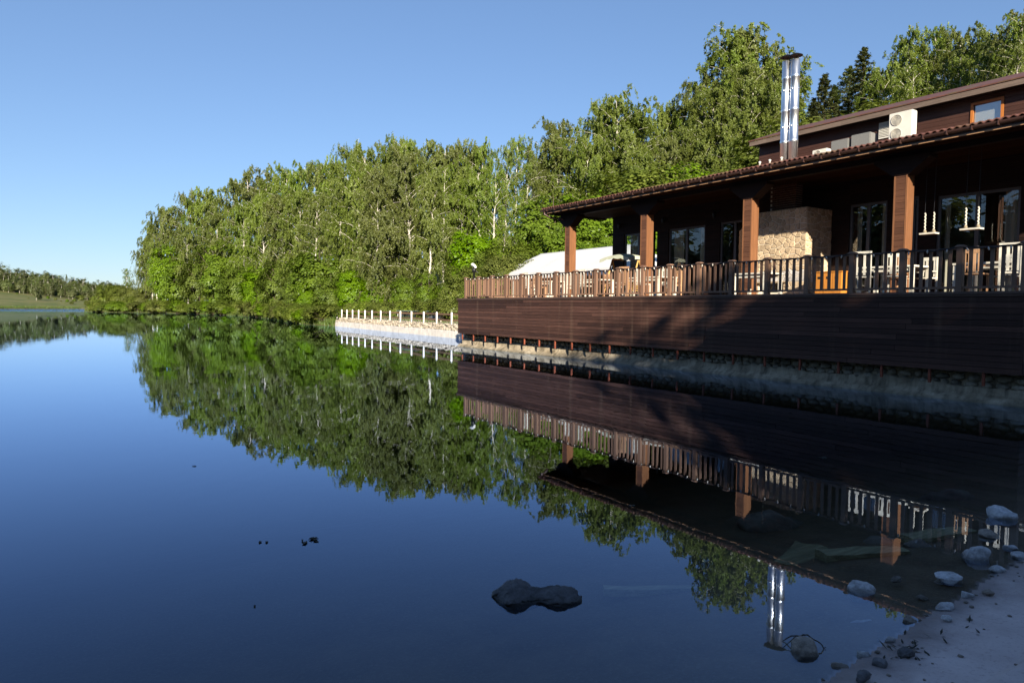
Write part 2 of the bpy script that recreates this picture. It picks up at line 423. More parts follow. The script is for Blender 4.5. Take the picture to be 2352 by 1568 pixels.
def ground_z(x, y, full=False):
    x = np.asarray(x, float); y = np.asarray(y, float)
    d = lake_sd(x, y)
    near = sstep(32, 20, np.hypot(x - 3, y + 6)) * (y < 6)
    # lake bed
    nearbed = -.13 * np.minimum(-d, 5) - .30 * np.maximum(-d - 5, 0)
    bedz = np.maximum(nearbed - .012 + .10 * fbm(x * 1.3, y * 1.3, 3) * sstep(.1, 1.2, -d), -3.2)
    # land
    zs = .115 * np.minimum(d, 3) + .06 * np.clip(d - 3, 0, 25)
    zg = .05 + .55 * (1 - np.exp(-d / 2.5)) + .03 * np.minimum(d, 30)
    hA = .27 * np.maximum(0, x - 27) ** 2 / (np.maximum(0, x - 27) + 8)
    hA = np.minimum(hA, 34) * sstep(235, 185, y) * sstep(-120, -40, y)
    hB = np.minimum(.066 * np.maximum(d, 0), 10.5) * sstep(200, 245, y) * (.25 + .75 * sstep(35, -45, x))
    hC = np.minimum(.15 * np.maximum(d, 0), 14) * sstep(-40, -60, x) * sstep(240, 200, y)
    zl = zg + hA + hB + hC + .5 * fbm(x * .07, y * .07, 4) * sstep(2, 12, d)
    zl = zl * (1 - near) + (zs + .05 * fbm(x * 1.7, y * 1.7, 4) * sstep(0, .8, d)) * near
    # broken edge of the slipway slab
    e = sstep(.55, .62, d + .35 * fbm(x * 1.1 + 5, y * 1.1, 4)) * near
    zl = zl + .05 * e
    wp = rect_w(x, y, 17.6, 34, 2.8, 30, .9); zl = zl * (1 - wp) + 1.5 * wp
    wz = np.maximum(rect_w(x, y, 14, 27, 27, 63.5, .6), rect_w(x, y, 14.5, 18, 3.0, 29, .5)) * sstep(1.1, .5, d); zl = zl * (1 - wz) - .6 * wz
    wq = rect_w(x, y, 18.6, 27.5, 32, 65, 1.0) * sstep(.45, 1.0, d); zl = zl * (1 - wq) + (.74 + .09 * np.maximum(0, x - 21)) * wq
    z = np.where(d > 0, zl, bedz)
    if full: return z, d, near, wq
    return z
def gz(x, y): return float(ground_z(np.array([x]), np.array([y]))[0])

def build_ground():
    a0 = YAW  # angles measured clockwise from +Y
    an = list(np.arange(-52, 52, .34)); an += list(np.arange(52, 308, 2.2))
    ang = np.radians(np.array(an)) + a0
    rad = [.25]
    while rad[-1] < 3200: rad.append(rad[-1] * (1.017 if rad[-1] < 400 else 1.05))
    rad = np.array(rad); A, Rr = np.meshgrid(ang, rad, indexing='ij')
    x = (Rr * np.sin(A)).ravel(); y = (Rr * np.cos(A)).ravel()
    z, d, near, wq = ground_z(x, y, True)
    na, nr = len(ang), len(rad)
    V = np.stack([x, y, z], 1); V = np.vstack([V, [[0, 0, gz(0, 0)]]]); c = len(V) - 1
    i = np.arange(na)[:, None]; j = np.arange(nr - 1)[None, :]; i2 = (i + 1) % na
    q = np.stack([i * nr + j, i * nr + j + 1, i2 * nr + j + 1, i2 * nr + j], -1).reshape(-1, 4)
    me = bpy.data.meshes.new('ground')
    faces = q[:, ::-1].tolist() + [(c, int(k * nr), int(((k + 1) % na) * nr)) for k in range(na)]
    me.from_pydata(V.tolist(), [], faces); me.update()
    me.polygons.foreach_set('use_smooth', [True] * len(me.polygons))
    z_ = lambda a: np.append(a, 0).astype(np.float32)
    for nm, val in (('sand', near), ('plaza', wq * .75), ('bed', (d < 0).astype(float))):
        at = me.attributes.new(nm, 'FLOAT', 'POINT'); at.data.foreach_set('value', z_(val))
    o = obj('ground', me, 'ground_mat'); tag(o, kind='structure')
build_ground()
wm = MB().box(-420, 420, -60, 520, -9, 0).mesh('water')
tag(obj('water', wm, 'lake_water'), kind='structure')

# ------------------------------------------------------------------ terrace (deck) with plank skirt
DX, DY0, DY1, DZ = 15.7, 5.72, 28.8, 2.32
deck = empty('timber_terrace', (DX, 17, 0), 'dark brown timber terrace clad in horizontal planks, overhanging the lake', 'terrace')
board('floor', DX + .03, 26.0, DY0 + .02, DY1 - .02, 2.20, 2.30, 'column_wood', deck)
board('backing', DX + .035, DX + .07, DY0 + .03, DY1 - .03, .67, 2.20, 'black_metal', deck)
board('backing', DX + .07, 24, DY1 - .07, DY1 - .035, .67, 2.20, 'black_metal', deck)
board('backing', DX + .07, 24, DY0 + .035, DY0 + .07, .67, 2.20, 'black_metal', deck)
nrow = 13; zb0, zb1 = .65, 2.215; hh = (zb1 - zb0) / nrow
for r in range(nrow):
    y = DY0; z0 = zb0 + r * hh
    first = R.uniform(2, 5.5)
    while y < DY1 - .01:
        L = first if y == DY0 else R.choice([4, 4.5, 5, 5.5, 6])
        e = min(y + L, DY1)
        if DY1 - e < .9: e = DY1
        p = R.uniform(-.004, .006)
        board('plank', DX - p, DX + .028, y + .003, e - .003, z0 + .005, z0 + hh - .005, 'skirt_wood', deck,
              (R.uniform(-.0006, .0006), R.uniform(-.03, .03), 0))
        y = e
    board('plank', DX + .05, 23.9, DY1 - .03, DY1, z0 + .005, z0 + hh - .005, 'skirt_wood', deck)
    board('plank', DX + .05, 23.9, DY0, DY0 + .03, z0 + .005, z0 + hh - .005, 'skirt_wood', deck)
for k in range(6):
    y0 = DY0 - .05 + k * (DY1 + .1 - DY0) / 6; y1 = DY0 - .05 + (k + 1) * (DY1 + .1 - DY0) / 6
    board('edge_board', DX - .06, DX + .12, y0 + .002, y1 - .002, 2.262, 2.318, 'rail_wood_flat', deck)
    board('edge_board', DX - .03, DX + .10, y0 + .002, y1 - .002, 2.218, 2.259, 'rail_wood_flat', deck)
# rusty hangers below the skirt
ys = [DY1 - .35 - 1.05 * i for i in range(22)]
for i, yy in enumerate(ys):
    board('support_rod', DX + .04, DX + .085, yy - .025, yy + .025, .36 + R.uniform(-.03, .03), .70, 'rust_metal', deck)
    if i < 8:
        m = MB().tube([(DX + .32, yy - .5, -.5), (DX + .32, yy - .5, .72)], .016, 6)
        m.tube([(DX + .32, yy - .5, .30), (DX + .32, yy - .78, .52)], .008, 5).tube([(DX + .32, yy - .5, .30), (DX + .32, yy - .82, .30)], .008, 5)
        m.obj('bracket_rod', 'black_metal', deck)
for yy in np.arange(DY0 + .6, DY1, 2.3):
    for xx in (19.0, 22.0):
        board('pier', xx - .12, xx + .12, yy - .12, yy + .12, .9, 2.2, 'black_metal', deck)

# ------------------------------------------------------------------ masonry under the terrace
def stone_mesh(seed, sub=1):
    bm = bmesh.new(); bmesh.ops.create_icosphere(bm, subdivisions=sub, radius=.5); rr = random.Random(seed)
    for v in bm.verts: v.co *= rr.uniform(.84, 1.12)
    me = bpy.data.meshes.new('stone'); bm.to_mesh(me); bm.free()
    me.polygons.foreach_set('use_smooth', [True] * len(me.polygons)); return me
STN = [stone_mesh(i) for i in range(9)]
for s_ in STN: s_.materials.append(MATS['cobble'])
wall = empty('masonry_wall', (16.3, 16, 0), 'stained concrete and cobble retaining wall below the dark terrace planks', 'wall')
board('core', 16.3, 17.5, 2.5, 29.3, -1.5, .78, 'wet_concrete', wall)
def ragged_face():
    n = 260; y = np.linspace(2.4, 29.25, n); v = []; f = []
    top = .335 + .22 * fbm(y * .9, y * 0 + 3, 5) + .10 * fbm(y * 5, y * 0 + 8, 3)
    rows = [-1.2, .0, .06, .14, .2, .27, None, None]
    for i in range(n):
        for j, z in enumerate(rows):
            zz = z if z is not None else top[i]
            xx = [15.86, 15.90, 15.95, 16.10, 16.15, 16.165, 16.18, 16.32][j] + .05 * float(fbm(np.array(y[i] * 1.7), np.array(zz * 5 + 2.0), 4)) * (1 if 0 < j < 7 else 0)
            v.append((xx, y[i], zz))
    m = len(rows)
    for i in range(n - 1):
        for j in range(m - 1): f.append((i * m + j, i * m + j + 1, (i + 1) * m + j + 1, (i + 1) * m + j))
    o = obj('footing', mesh('footing', v, f, True), 'wet_concrete', wall)
ragged_face()
cnt = 0
for row, (z, s) in enumerate(((.345, .20), (.49, .21), (.645, .21))):
    y = 2.7 + row * .1
    while y < 29.1:
        w = R.uniform(.17, .36)
        obj('stone', R.choice(STN), 'cobble', wall, (16.26 + R.uniform(-.02, .03), y + w / 2, z + R.uniform(-.015, .015)),
            (R.uniform(-.2, .2), R.uniform(-.2, .2), R.uniform(-.3, .3)), (.22, w * 1.02, s * R.uniform(.75, 1)))
        y += w; cnt += 1
# ------------------------------------------------------------------ white-painted lake wall with rubble bank and fence
A0 = Vector((19.75, 35.95, 0)); A1 = Vector((21.2, 62.9, 0)); WD = (A1 - A0).normalized(); WN = Vector((WD.y, -WD.x, 0))
ww = empty('lake_wall', tuple((A0 + A1) / 2), 'low white-painted concrete lake wall topped with loose rubble stones', 'wall')
m = MB(); L = (A1 - A0).length; ns = 60; prof = [(.0, -1.2), (-.02, .0), (.02, .43), (.06, .455), (.42, .46), (.42, -1.2)]
for i in range(ns + 1):
    c = A0 + WD * (L * i / ns)
    for q, (o_, z) in enumerate(prof):
        k = .02 * float(fbm(np.array(i * .31), np.array(q * 3.1), 3))
        m.v.append(tuple(c + WN * (o_ + k) + Vector((0, 0, z + k * (z > .2)))))
for i in range(ns):
    for q in range(len(prof) - 1):
        a = i * 6 + q; m.f.append((a, a + 6, a + 7, a + 1))
m.f.append(tuple(range(6))); m.f.append(tuple(reversed(range(ns * 6, ns * 6 + 6))))
m.obj('concrete_base', 'white_plaster', ww)
b0 = Vector((17.75, 29.45, 0)); dd = (A0 - b0); Lr = dd.length; dd.normalize(); nn = Vector((dd.y, -dd.x, 0))
m = MB(); m.add([tuple(b0), tuple(A0 + nn * 0), tuple(A0 + nn * .4), tuple(b0 + nn * .4)] and
    [tuple(p + Vector((0, 0, z))) for z in (-1.2, .47) for p in (b0, A0 - dd * .01, A0 - dd * .01 + nn * .4, b0 + nn * .4)],
    [(0, 3, 2, 1), (4, 5, 6, 7), (0, 1, 5, 4), (1, 2, 6, 5), (2, 3, 7, 6), (3, 0, 4, 7)])
m.obj('concrete_return', 'white_plaster', ww)
for row, (off, z) in enumerate(((.14, .52), (.27, .64), (.42, .76))):
    t = R.uniform(0, .15)
    while t < L - .2:
        w = R.uniform(.2, .42); p = A0 + WD * (t + w / 2) + WN * (off + R.uniform(-.04, .04))
        obj('stone', R.choice(STN), 'rubble', ww, (p.x, p.y, z + R.uniform(-.03, .03)),
            (R.uniform(-.4, .4), R.uniform(-.4, .4), R.uniform(0, 3)), (w * 1.05, w * R.uniform(.7, .95), R.uniform(.13, .22)))
        t += w
fence = empty('post_and_rail_fence', tuple(A0 + WD * 13 + WN * .5 + Vector((0, 0, .7))), 'white post fence with two brown rails above the white lake wall', 'fence')
POST = MB().lathe([(.062, 0), (.062, .80), (.055, .835), (.03, .855), (.008, .86)], n=12).mesh('post', True)
pz = [190, 265, 345, 433, 528, 628, 738, 875, 1021, 1183, 1357, 1549, 1752, 1986]
pp = []
for q in pz:
    x = (1300 + .2551 * q) / 1.7415; d = ray(x, 740)
    # intersect the vertical plane of the fence line
    P0 = A0 + WN * .40; den = d[0] * WN.x + d[1] * WN.y; t = (P0.x * WN.x + P0.y * WN.y) / den
    P = _O + d * t; p = Vector((P[0], P[1], .70)); pp.append(p)
    obj('post', POST, 'fence_white', fence, p, (0, 0, 0), (1, 1, 1.02))
ends = [pp[0]] + pp[1:] + [pp[-1] - WD * 2.0]
for a, b in zip(ends[:-1], ends[1:]):
    for z, h in ((.735, .11), (.36, .11)):
        c = (a + b) / 2 + WN * .085; ln = (b - a).length
        obj('rail', UNIT, 'brown_rail', fence, c + Vector((0, 0, z + R.uniform(-.015, .015))), (R.uniform(-.012, .012), 0, math.atan2(WD.y, WD.x) - math.pi / 2), (.045, ln - .01, h))

# ------------------------------------------------------------------ terrace railing
rail = empty('terrace_railing', (15.8, 17, DZ), 'brown timber railing with square posts and balusters along the terrace edge', 'railing')
POSTM = MB().box(-.06, .06, -.06, .06, 0, .93).mesh('rail_post')
CAPM = MB().add([(-.085, -.085, 0), (.085, -.085, 0), (.085, .085, 0), (-.085, .085, 0), (-.085, -.085, .025), (.085, -.085, .025), (.085, .085, .025), (-.085, .085, .025), (-.05, -.05, .05), (.05, -.05, .05), (.05, .05, .05), (-.05, .05, .05)],
    [(0, 3, 2, 1), (0, 1, 5, 4), (1, 2, 6, 5), (2, 3, 7, 6), (3, 0, 4, 7), (4, 5, 9, 8), (5, 6, 10, 9), (6, 7, 11, 10), (7, 4, 8, 11), (8, 9, 10, 11)]).mesh('rail_cap')
BALM = MB().box(-.016, .016, -.034, .034, 0, .80).mesh('baluster')
RX = 15.80; SP = 1.181
def rail_run(p0, dirv, n, first=True):
    ang = math.atan2(dirv[1], dirv[0]) - math.pi / 2
    for i in range(n + 1):
        p = Vector((p0[0] + dirv[0] * SP * i, p0[1] + dirv[1] * SP * i, DZ))
        if i or first:
            o = obj('post', POSTM, 'rail_wood', rail, p, (0, 0, ang))
            obj('cap', CAPM, 'rail_wood', o, p + Vector((0, 0, .93)))
        if i < n:
            q = p + Vector((dirv[0], dirv[1], 0)) * SP
            c = (p + q) / 2
            obj('top_rail', UNIT, 'rail_wood_flat', rail, c + Vector((0, 0, .905)), (0, 0, ang), (.075, SP - .122, .035))
            obj('bottom_rail', UNIT, 'rail_wood', rail, c + Vector((0, 0, .085)), (0, 0, ang), (.045, SP - .122, .05))
            for k in range(1, 6):
                b = p + (q - p) * (k / 6)
                obj('baluster', BALM, 'rail_wood', rail, b + Vector((0, 0, .105)), (0, R.uniform(-.008, .008), ang + R.uniform(-.03, .03)), (1, R.uniform(.93, 1.07), 1))
rail_run((RX, 28.2), (0, -1), 19)
rail_run((RX, 28.2), (1, 0), 5, False)
# string of small lamps tied along the handrail
ls = empty('light_string', (RX, 17, 3.2), 'black cable of small bulbs tied along the terrace handrail', 'light string')
m = MB(); pts = []
for i in range(0, 19 * 12 + 1):
    y = 28.2 - SP * i / 12; t = (i % 12) / 12
    pts.append((RX - .055, y, 3.255 - .045 * math.sin(math.pi * t) ** 2 - .02 * (i % 3 == 1)))
m.tube(pts, .011, 5); m.obj('cable', 'black_metal', ls)
BULB = MB().lathe([(.008, .03), (.016, .01), (.02, -.02), (.008, -.045)], n=7).mesh('bulb', True)
for i in range(0, 19 * 12, 4):
    obj('bulb', BULB, 'bulb_glass', ls, (RX - .06, 28.2 - SP * (i + 1.5) / 12, 3.205 - R.uniform(0, .02)), (R.uniform(-.4, .4), 0, 0))

# ------------------------------------------------------------------ lakeside house with verandah
WX = 24.5; CEIL = 6.72; HY0, HY1 = 3.0, 27.75
house = empty('lakeside_house', (WX, 16, 2.3), 'dark brown timber restaurant house with tiled verandah roof beside the lake', 'house')
def yat(px, py=560, X=WX): return float(onX(px, py, X)[1])
def zat(px, py, X=WX): return float(onX(px, py, X)[2])
# openings: (far Y, near Y, top z, mullions, curtain)
OP = [(yat(1434), yat(1500), zat(1434, 539), 1, .8), (yat(1536), yat(1620), zat(1578, 522), 1, .5),
      (yat(1654), yat(1722), zat(1680, 508), 1, .0), (yat(1950), yat(2036), zat(1985, 467), 1, .3), (yat(2092), yat(2108), zat(2092, 452), 0, 0),
      (yat(2150), yat(2341), zat(2245, 440), 1, .15)]
GAP = (yat(1499), yat(1510))        # open passage seen beside the second column
solids = [] ; tops = []
edges = [HY1] + [e for o_ in OP for e in o_[:2]] + [HY0]
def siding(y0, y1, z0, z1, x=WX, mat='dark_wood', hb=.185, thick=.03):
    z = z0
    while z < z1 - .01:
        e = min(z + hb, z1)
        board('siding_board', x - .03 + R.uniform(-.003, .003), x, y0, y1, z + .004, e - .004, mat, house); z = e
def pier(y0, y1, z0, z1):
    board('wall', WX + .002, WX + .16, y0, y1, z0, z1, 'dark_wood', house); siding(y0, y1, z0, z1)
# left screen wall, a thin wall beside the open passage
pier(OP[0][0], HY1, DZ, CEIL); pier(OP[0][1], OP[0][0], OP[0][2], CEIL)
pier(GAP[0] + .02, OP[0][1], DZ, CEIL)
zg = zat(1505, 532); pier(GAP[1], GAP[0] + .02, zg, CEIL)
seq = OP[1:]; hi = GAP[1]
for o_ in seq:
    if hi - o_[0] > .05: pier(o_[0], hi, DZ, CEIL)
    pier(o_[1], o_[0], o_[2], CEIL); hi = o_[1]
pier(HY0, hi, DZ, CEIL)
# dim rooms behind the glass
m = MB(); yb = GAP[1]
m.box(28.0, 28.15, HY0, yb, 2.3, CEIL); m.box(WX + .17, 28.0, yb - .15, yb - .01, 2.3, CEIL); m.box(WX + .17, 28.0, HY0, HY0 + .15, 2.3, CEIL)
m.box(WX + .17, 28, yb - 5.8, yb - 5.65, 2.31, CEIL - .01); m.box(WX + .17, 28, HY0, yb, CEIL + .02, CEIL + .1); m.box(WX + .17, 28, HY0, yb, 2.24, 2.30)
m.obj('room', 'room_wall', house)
PANE = MB().box(-.004, .004, -.5, .5, -.5, .5).mesh('pane')
def curtain(y0, y1, z0, z1, x):
    n = max(8, int((y1 - y0) / .035)); v = []; f = []
    for i in range(n + 1):
        y = y0 + (y1 - y0) * i / n; dx = .045 * math.sin(i * 1.05) + .015 * math.sin(i * .37)
        v += [(x + dx, y, z0), (x + dx * .8, y, z1)]
    for i in range(n): f.append((2 * i, 2 * i + 2, 2 * i + 3, 2 * i + 1))
    return obj('curtain', mesh('curtain', v, f, True), 'curtain_cloth', house)
for i, (ya, yb_, zt, mu, cu) in enumerate(OP):
    fr = MB(); w = .09; x0, x1 = WX + .03, WX + .11
    fr.box(x0, x1, yb_, yb_ + w, DZ, zt).box(x0, x1, ya - w, ya, DZ, zt).box(x0, x1, yb_ + w, ya - w, zt - w, zt).box(x0, x1, yb_ + w, ya - w, DZ, DZ + .12)
    if mu: fr.box(x0 - .01, x1 - .01, (ya + yb_) / 2 - .06, (ya + yb_) / 2 + .06, DZ + .12, zt - w)
    d = fr.obj('glass_door', 'door_frame', house)
    segs = [(yb_ + w, ya - w)] if not mu else [(yb_ + w, (ya + yb_) / 2 - .06), ((ya + yb_) / 2 + .06, ya - w)]
    for s0, s1 in segs:
        obj('pane', PANE, 'window_glass', d, (WX + .07, (s0 + s1) / 2, (DZ + .12 + zt - w) / 2), (0, 0, 0), (1, s1 - s0, zt - w - DZ - .12))
    if cu:
        curtain(ya - w - (ya - yb_) * cu * .55, ya - w - .02, DZ + .05, zt - .05, WX + .3)
        if cu < .6: curtain(yb_ + .1, yb_ + .1 + (ya - yb_) * .18, DZ + .05, zt - .05, WX + .3)
# ceiling planks and beam
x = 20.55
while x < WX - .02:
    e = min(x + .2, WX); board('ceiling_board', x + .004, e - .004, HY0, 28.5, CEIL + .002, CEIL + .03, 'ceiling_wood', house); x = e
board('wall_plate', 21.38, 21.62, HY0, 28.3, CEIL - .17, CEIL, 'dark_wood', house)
# columns
CS = .40; COLX = 21.3
for yc in (27.78, 22.33, 16.88, 11.31, 5.78):
    y1, y0 = yc, yc - CS
    c = board('column', COLX + .03, COLX + CS - .03, y0 + .03, y1 - .03, DZ, CEIL - .16, 'column_wood', house)
    c.scale = (1, 1, 1); c.data = MB().box(-(CS / 2 - .03), CS / 2 - .03, -(CS / 2 - .03), CS / 2 - .03, -(CEIL - .16 - DZ) / 2, (CEIL - .16 - DZ) / 2).mesh('column_core')
    c.data.materials.append(MATS['column_wood'])
    for (xa, xb, ya, yb_) in ((COLX, COLX + .05, y1 - .05, y1), (COLX, COLX + .05, y0, y0 + .05), (COLX + CS - .05, COLX + CS, y0, y0 + .05), (COLX + CS - .05, COLX + CS, y1 - .05, y1)):
        obj('corner_trim', UNIT, 'trim_wood', c, ((xa + xb) / 2, (ya + yb_) / 2, (DZ + CEIL - .2) / 2), (0, 0, 0), (xb - xa, yb_ - ya, CEIL - .2 - DZ))
    z = DZ + .02
    while z < 6.0:
        h = .19
        obj('cladding_board', UNIT, 'column_wood', c, (COLX + .019, (y0 + y1) / 2, z + h / 2), (0, 0, 0), (.026, CS - .104, h - .008))
        z += h
    for k in range(3):      # upright boards on the side that faces the shore
        wv = (CS - .104) / 3
        obj('side_board', UNIT, 'trim_wood', c, (COLX + .052 + wv * (k + .5), y0 + .019, (DZ + 6.0) / 2), (0, 0, 0), (wv - .006, .026, 6.0 - DZ))
    m = MB(); a, b = y0 - .62, y1 + .62
    pr = [(a, CEIL - .17), (a, CEIL - .27), (y0 - .06, 6.02), (y1 + .06, 6.02), (b, CEIL - .27), (b, CEIL - .17)]
    for xx in (COLX - .03, COLX + CS + .03):
        m.v += [(xx, q, z) for q, z in pr]
    n = len(pr); m.f.append(tuple(range(n))); m.f.append(tuple(reversed(range(n, 2 * n))))
    for q in range(n): m.f.append((q, (q + 1) % n, n + (q + 1) % n, n + q)[::-1])
    m.obj('bracket', 'dark_wood', c)
# eave: pale strip painting in a line of sunlight, fascia, gutter
EX, EZ = 20.45, 6.84; RY1 = 28.55
for k in range(6):
    y0 = HY0 - .1 + k * (RY1 - HY0 + .1) / 6; y1 = HY0 - .1 + (k + 1) * (RY1 - HY0 + .1) / 6
    board('fascia', EX + .02, EX + .06, y0 + .002, y1 - .002, 6.70, 6.90, 'gutter_metal', house)
    board('sunlit_strip', EX + .005, EX + .045, y0 + .002, y1 - .002, 6.655, 6.695, 'chair_wood', house)
board('barge_board', EX, 24.66, RY1 - .04, RY1, 6.655, 6.86, 'dark_wood', house)
m = MB(); n = 10; gy = [HY0 - .1, RY1 + .08]
for yy in gy:
    for t in range(n + 1):
        a = math.pi + math.pi * t / n; m.v.append((EX - .075 + .085 * math.cos(a), yy, EZ + .0 + .085 * math.sin(a)))
    for t in range(n + 1):
        a = math.pi + math.pi * (n - t) / n; m.v.append((EX - .075 + .072 * math.cos(a), yy, EZ + .0 + .072 * math.sin(a)))
k = 2 * (n + 1)
for t in range(k): m.f.append((t, (t + 1) % k, k + (t + 1) % k, k + t))
m.f.append(tuple(range(k))); m.f.append(tuple(reversed(range(k, 2 * k))))
gut = m.obj('gutter', 'gutter_metal', house)
GB = MB().box(-.1, .1, -.012, .012, -.1, .012).mesh('gutter_bracket')
y = HY0 + .2
while y < RY1:
    obj('gutter_bracket', MB().box(0, .012, -.012, .012, -.10, .0).mesh('b') if False else GB, 'gutter_metal', house, (EX - .075, y, EZ - .005)); y += .62
MB().tube([(EX - .075, RY1 - .25, EZ - .08), (EX - .075, RY1 - .25, EZ - .2), (EX + .25, RY1 - .3, EZ - .38), (COLX - .12, RY1 - .45, EZ - .40), (COLX - .05, 27.9, EZ - .44)], .045, 10).obj('downpipe', 'gutter_metal', house, True)
# wavy tile sheets
PIT = .215; WAVE = .19
def sheet(w, Lx=7.1):
    nx = int(round(Lx / .355)); ny = int(w / WAVE * 8); v = []; f = []
    for i in range(nx + 1):
        for st in (0, 1):
            s = Lx * i / nx
            if (i == 0 and st == 0) or (i == nx and st == 1): continue
            for j in range(ny + 1):
                yy = w * j / ny
                zz = s * PIT + .028 * math.cos(2 * math.pi * yy / WAVE) + (.022 if st == 1 else 0)
                v.append((s, yy, zz))
    rows = 2 * nx; ny1 = ny + 1
    for i in range(rows - 1):
        for j in range(ny): f.append((i * ny1 + j, (i + 1) * ny1 + j, (i + 1) * ny1 + j + 1, i * ny1 + j + 1))
    k = len(v)
    for j in range(ny + 1): v.append((v[j][0], v[j][1], v[j][2] - .03))
    for j in range(ny): f.append((j, j + 1, k + j + 1, k + j))
    return mesh('roof_sheet', v, f)
SW = WAVE * 6; SH = sheet(SW); SHS = sheet(SW, 4.3)
y = RY1 - SW + .02
while y > HY0 - .5:
    obj('roof_sheet', SHS if y > 24.0 else SH, 'roof_tile', house, (EX - .07, y, 6.90 + R.uniform(-.004, .004))); y -= SW  # far sheets shortened out of view to let sun reach the tent
for xe, ya_, yb2 in ((27.6, HY0, 24.4), (24.66, 24.41, RY1 - .05)):
    m = MB(); zt_ = 6.84 + (xe - EX) * PIT
    m.v += [(EX + .07, ya_, 6.86), (xe, ya_, zt_), (xe, ya_, 6.75), (EX + .07, yb2, 6.86), (xe, yb2, zt_), (xe, yb2, 6.75)]
    m.f += [(0, 2, 1), (3, 4, 5), (0, 1, 4, 3), (1, 2, 5, 4), (2, 0, 3, 5)]; m.obj('roof_deck', 'dark_wood', house)
# snow-guard stubs on the tiles
for px, py in ((1745, 376), (1768, 369), (1795, 368)):
    P = onX(px, py, 20.75); MB().lathe([(.035, -.12), (.035, .02), (.05, .03), (.05, .06), (.02, .08)], (20.75, P[1], 7.08), 10).obj('vent_cap', 'ac_white', house, True)
# upper storey
UX = 27.5; UY1 = float(onX(1745, 345, UX)[1]); UE = 26.95; UEZ = float(onX(1722, 332, UE)[2]); UEY = float(onX(1722, 332, UE)[1])
wy1 = float(onX(2237, 255, UX)[1]); wy0 = float(onX(2300, 255, UX)[1]); wz1 = float(onX(2268, 236, UX)[2]); wz0 = wz1 - 1.0
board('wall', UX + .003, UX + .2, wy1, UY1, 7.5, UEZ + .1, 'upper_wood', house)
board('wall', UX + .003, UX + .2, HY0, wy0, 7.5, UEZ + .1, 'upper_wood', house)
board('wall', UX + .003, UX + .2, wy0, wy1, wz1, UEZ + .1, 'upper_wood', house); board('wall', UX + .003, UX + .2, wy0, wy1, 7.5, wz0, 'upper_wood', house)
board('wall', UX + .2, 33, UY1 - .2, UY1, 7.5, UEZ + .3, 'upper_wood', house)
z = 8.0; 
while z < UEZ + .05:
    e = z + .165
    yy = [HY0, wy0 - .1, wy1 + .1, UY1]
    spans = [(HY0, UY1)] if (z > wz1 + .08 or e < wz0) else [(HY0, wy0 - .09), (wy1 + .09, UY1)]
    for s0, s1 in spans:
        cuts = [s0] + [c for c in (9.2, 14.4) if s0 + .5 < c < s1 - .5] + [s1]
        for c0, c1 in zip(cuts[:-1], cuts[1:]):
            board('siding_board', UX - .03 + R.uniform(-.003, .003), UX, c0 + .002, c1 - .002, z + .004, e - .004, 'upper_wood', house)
    z = e
board('soffit', UE + .02, UX, HY0, UEY - .05, UEZ - .06, UEZ - .03, 'dark_wood', house)
for k in range(4):
    y0 = HY0 + k * (UEY - HY0) / 4; y1 = HY0 + (k + 1) * (UEY - HY0) / 4
    board('fascia', UE - .02, UE + .02, y0 + .002, y1 - .002, UEZ - .10, UEZ + .10, 'grey_wood', house)
UR = math.tan(math.radians(19)); m = MB(); L_ = 3.0
for yy in (HY0, UEY + .05):
    m.v += [(UE - .05, yy, UEZ + .105), (UE - .05, yy, UEZ + .15), (UE + L_, yy, UEZ + .15 + L_ * UR), (UE + 2 * L_, yy, UEZ + .15), (UE + 2 * L_, yy, UEZ + .105), (UE + L_, yy, UEZ + .105 + (L_ - .2) * UR)]
m.f += [(0, 1, 2, 3, 4, 5), (11, 10, 9, 8, 7, 6)]
for q in range(6): m.f.append((q, 6 + q, 6 + (q + 1) % 6, (q + 1) % 6))
m.obj('upper_roof', 'roof_tile', house)
fr = MB(); x0, x1 = UX - .06, UX + .12; t = .085
fr.box(x0, x1, wy0 - t, wy0, wz0 - t, wz1 + t).box(x0, x1, wy1, wy1 + t, wz0 - t, wz1 + t).box(x0, x1, wy0, wy1, wz1, wz1 + t).box(x0, x1, wy0, wy1, wz0 - t, wz0)
win = fr.obj('window', 'window_wood', house)
obj('pane', PANE, 'sky_glass', win, (UX + .03, (wy0 + wy1) / 2, (wz0 + wz1) / 2), (0, 0, 0), (1, wy1 - wy0, wz1 - wz0))  # extra mirroring put in so this pane shows bright sky
b2 = obj('pane_backing', UNIT, 'ac_white', win, (UX + .06, (wy0 + wy1) / 2, (wz0 + wz1) / 2), (0, 0, 0), (.02, wy1 - wy0 + .1, wz1 - wz0 + .1))  # pale board added behind the pane to brighten it
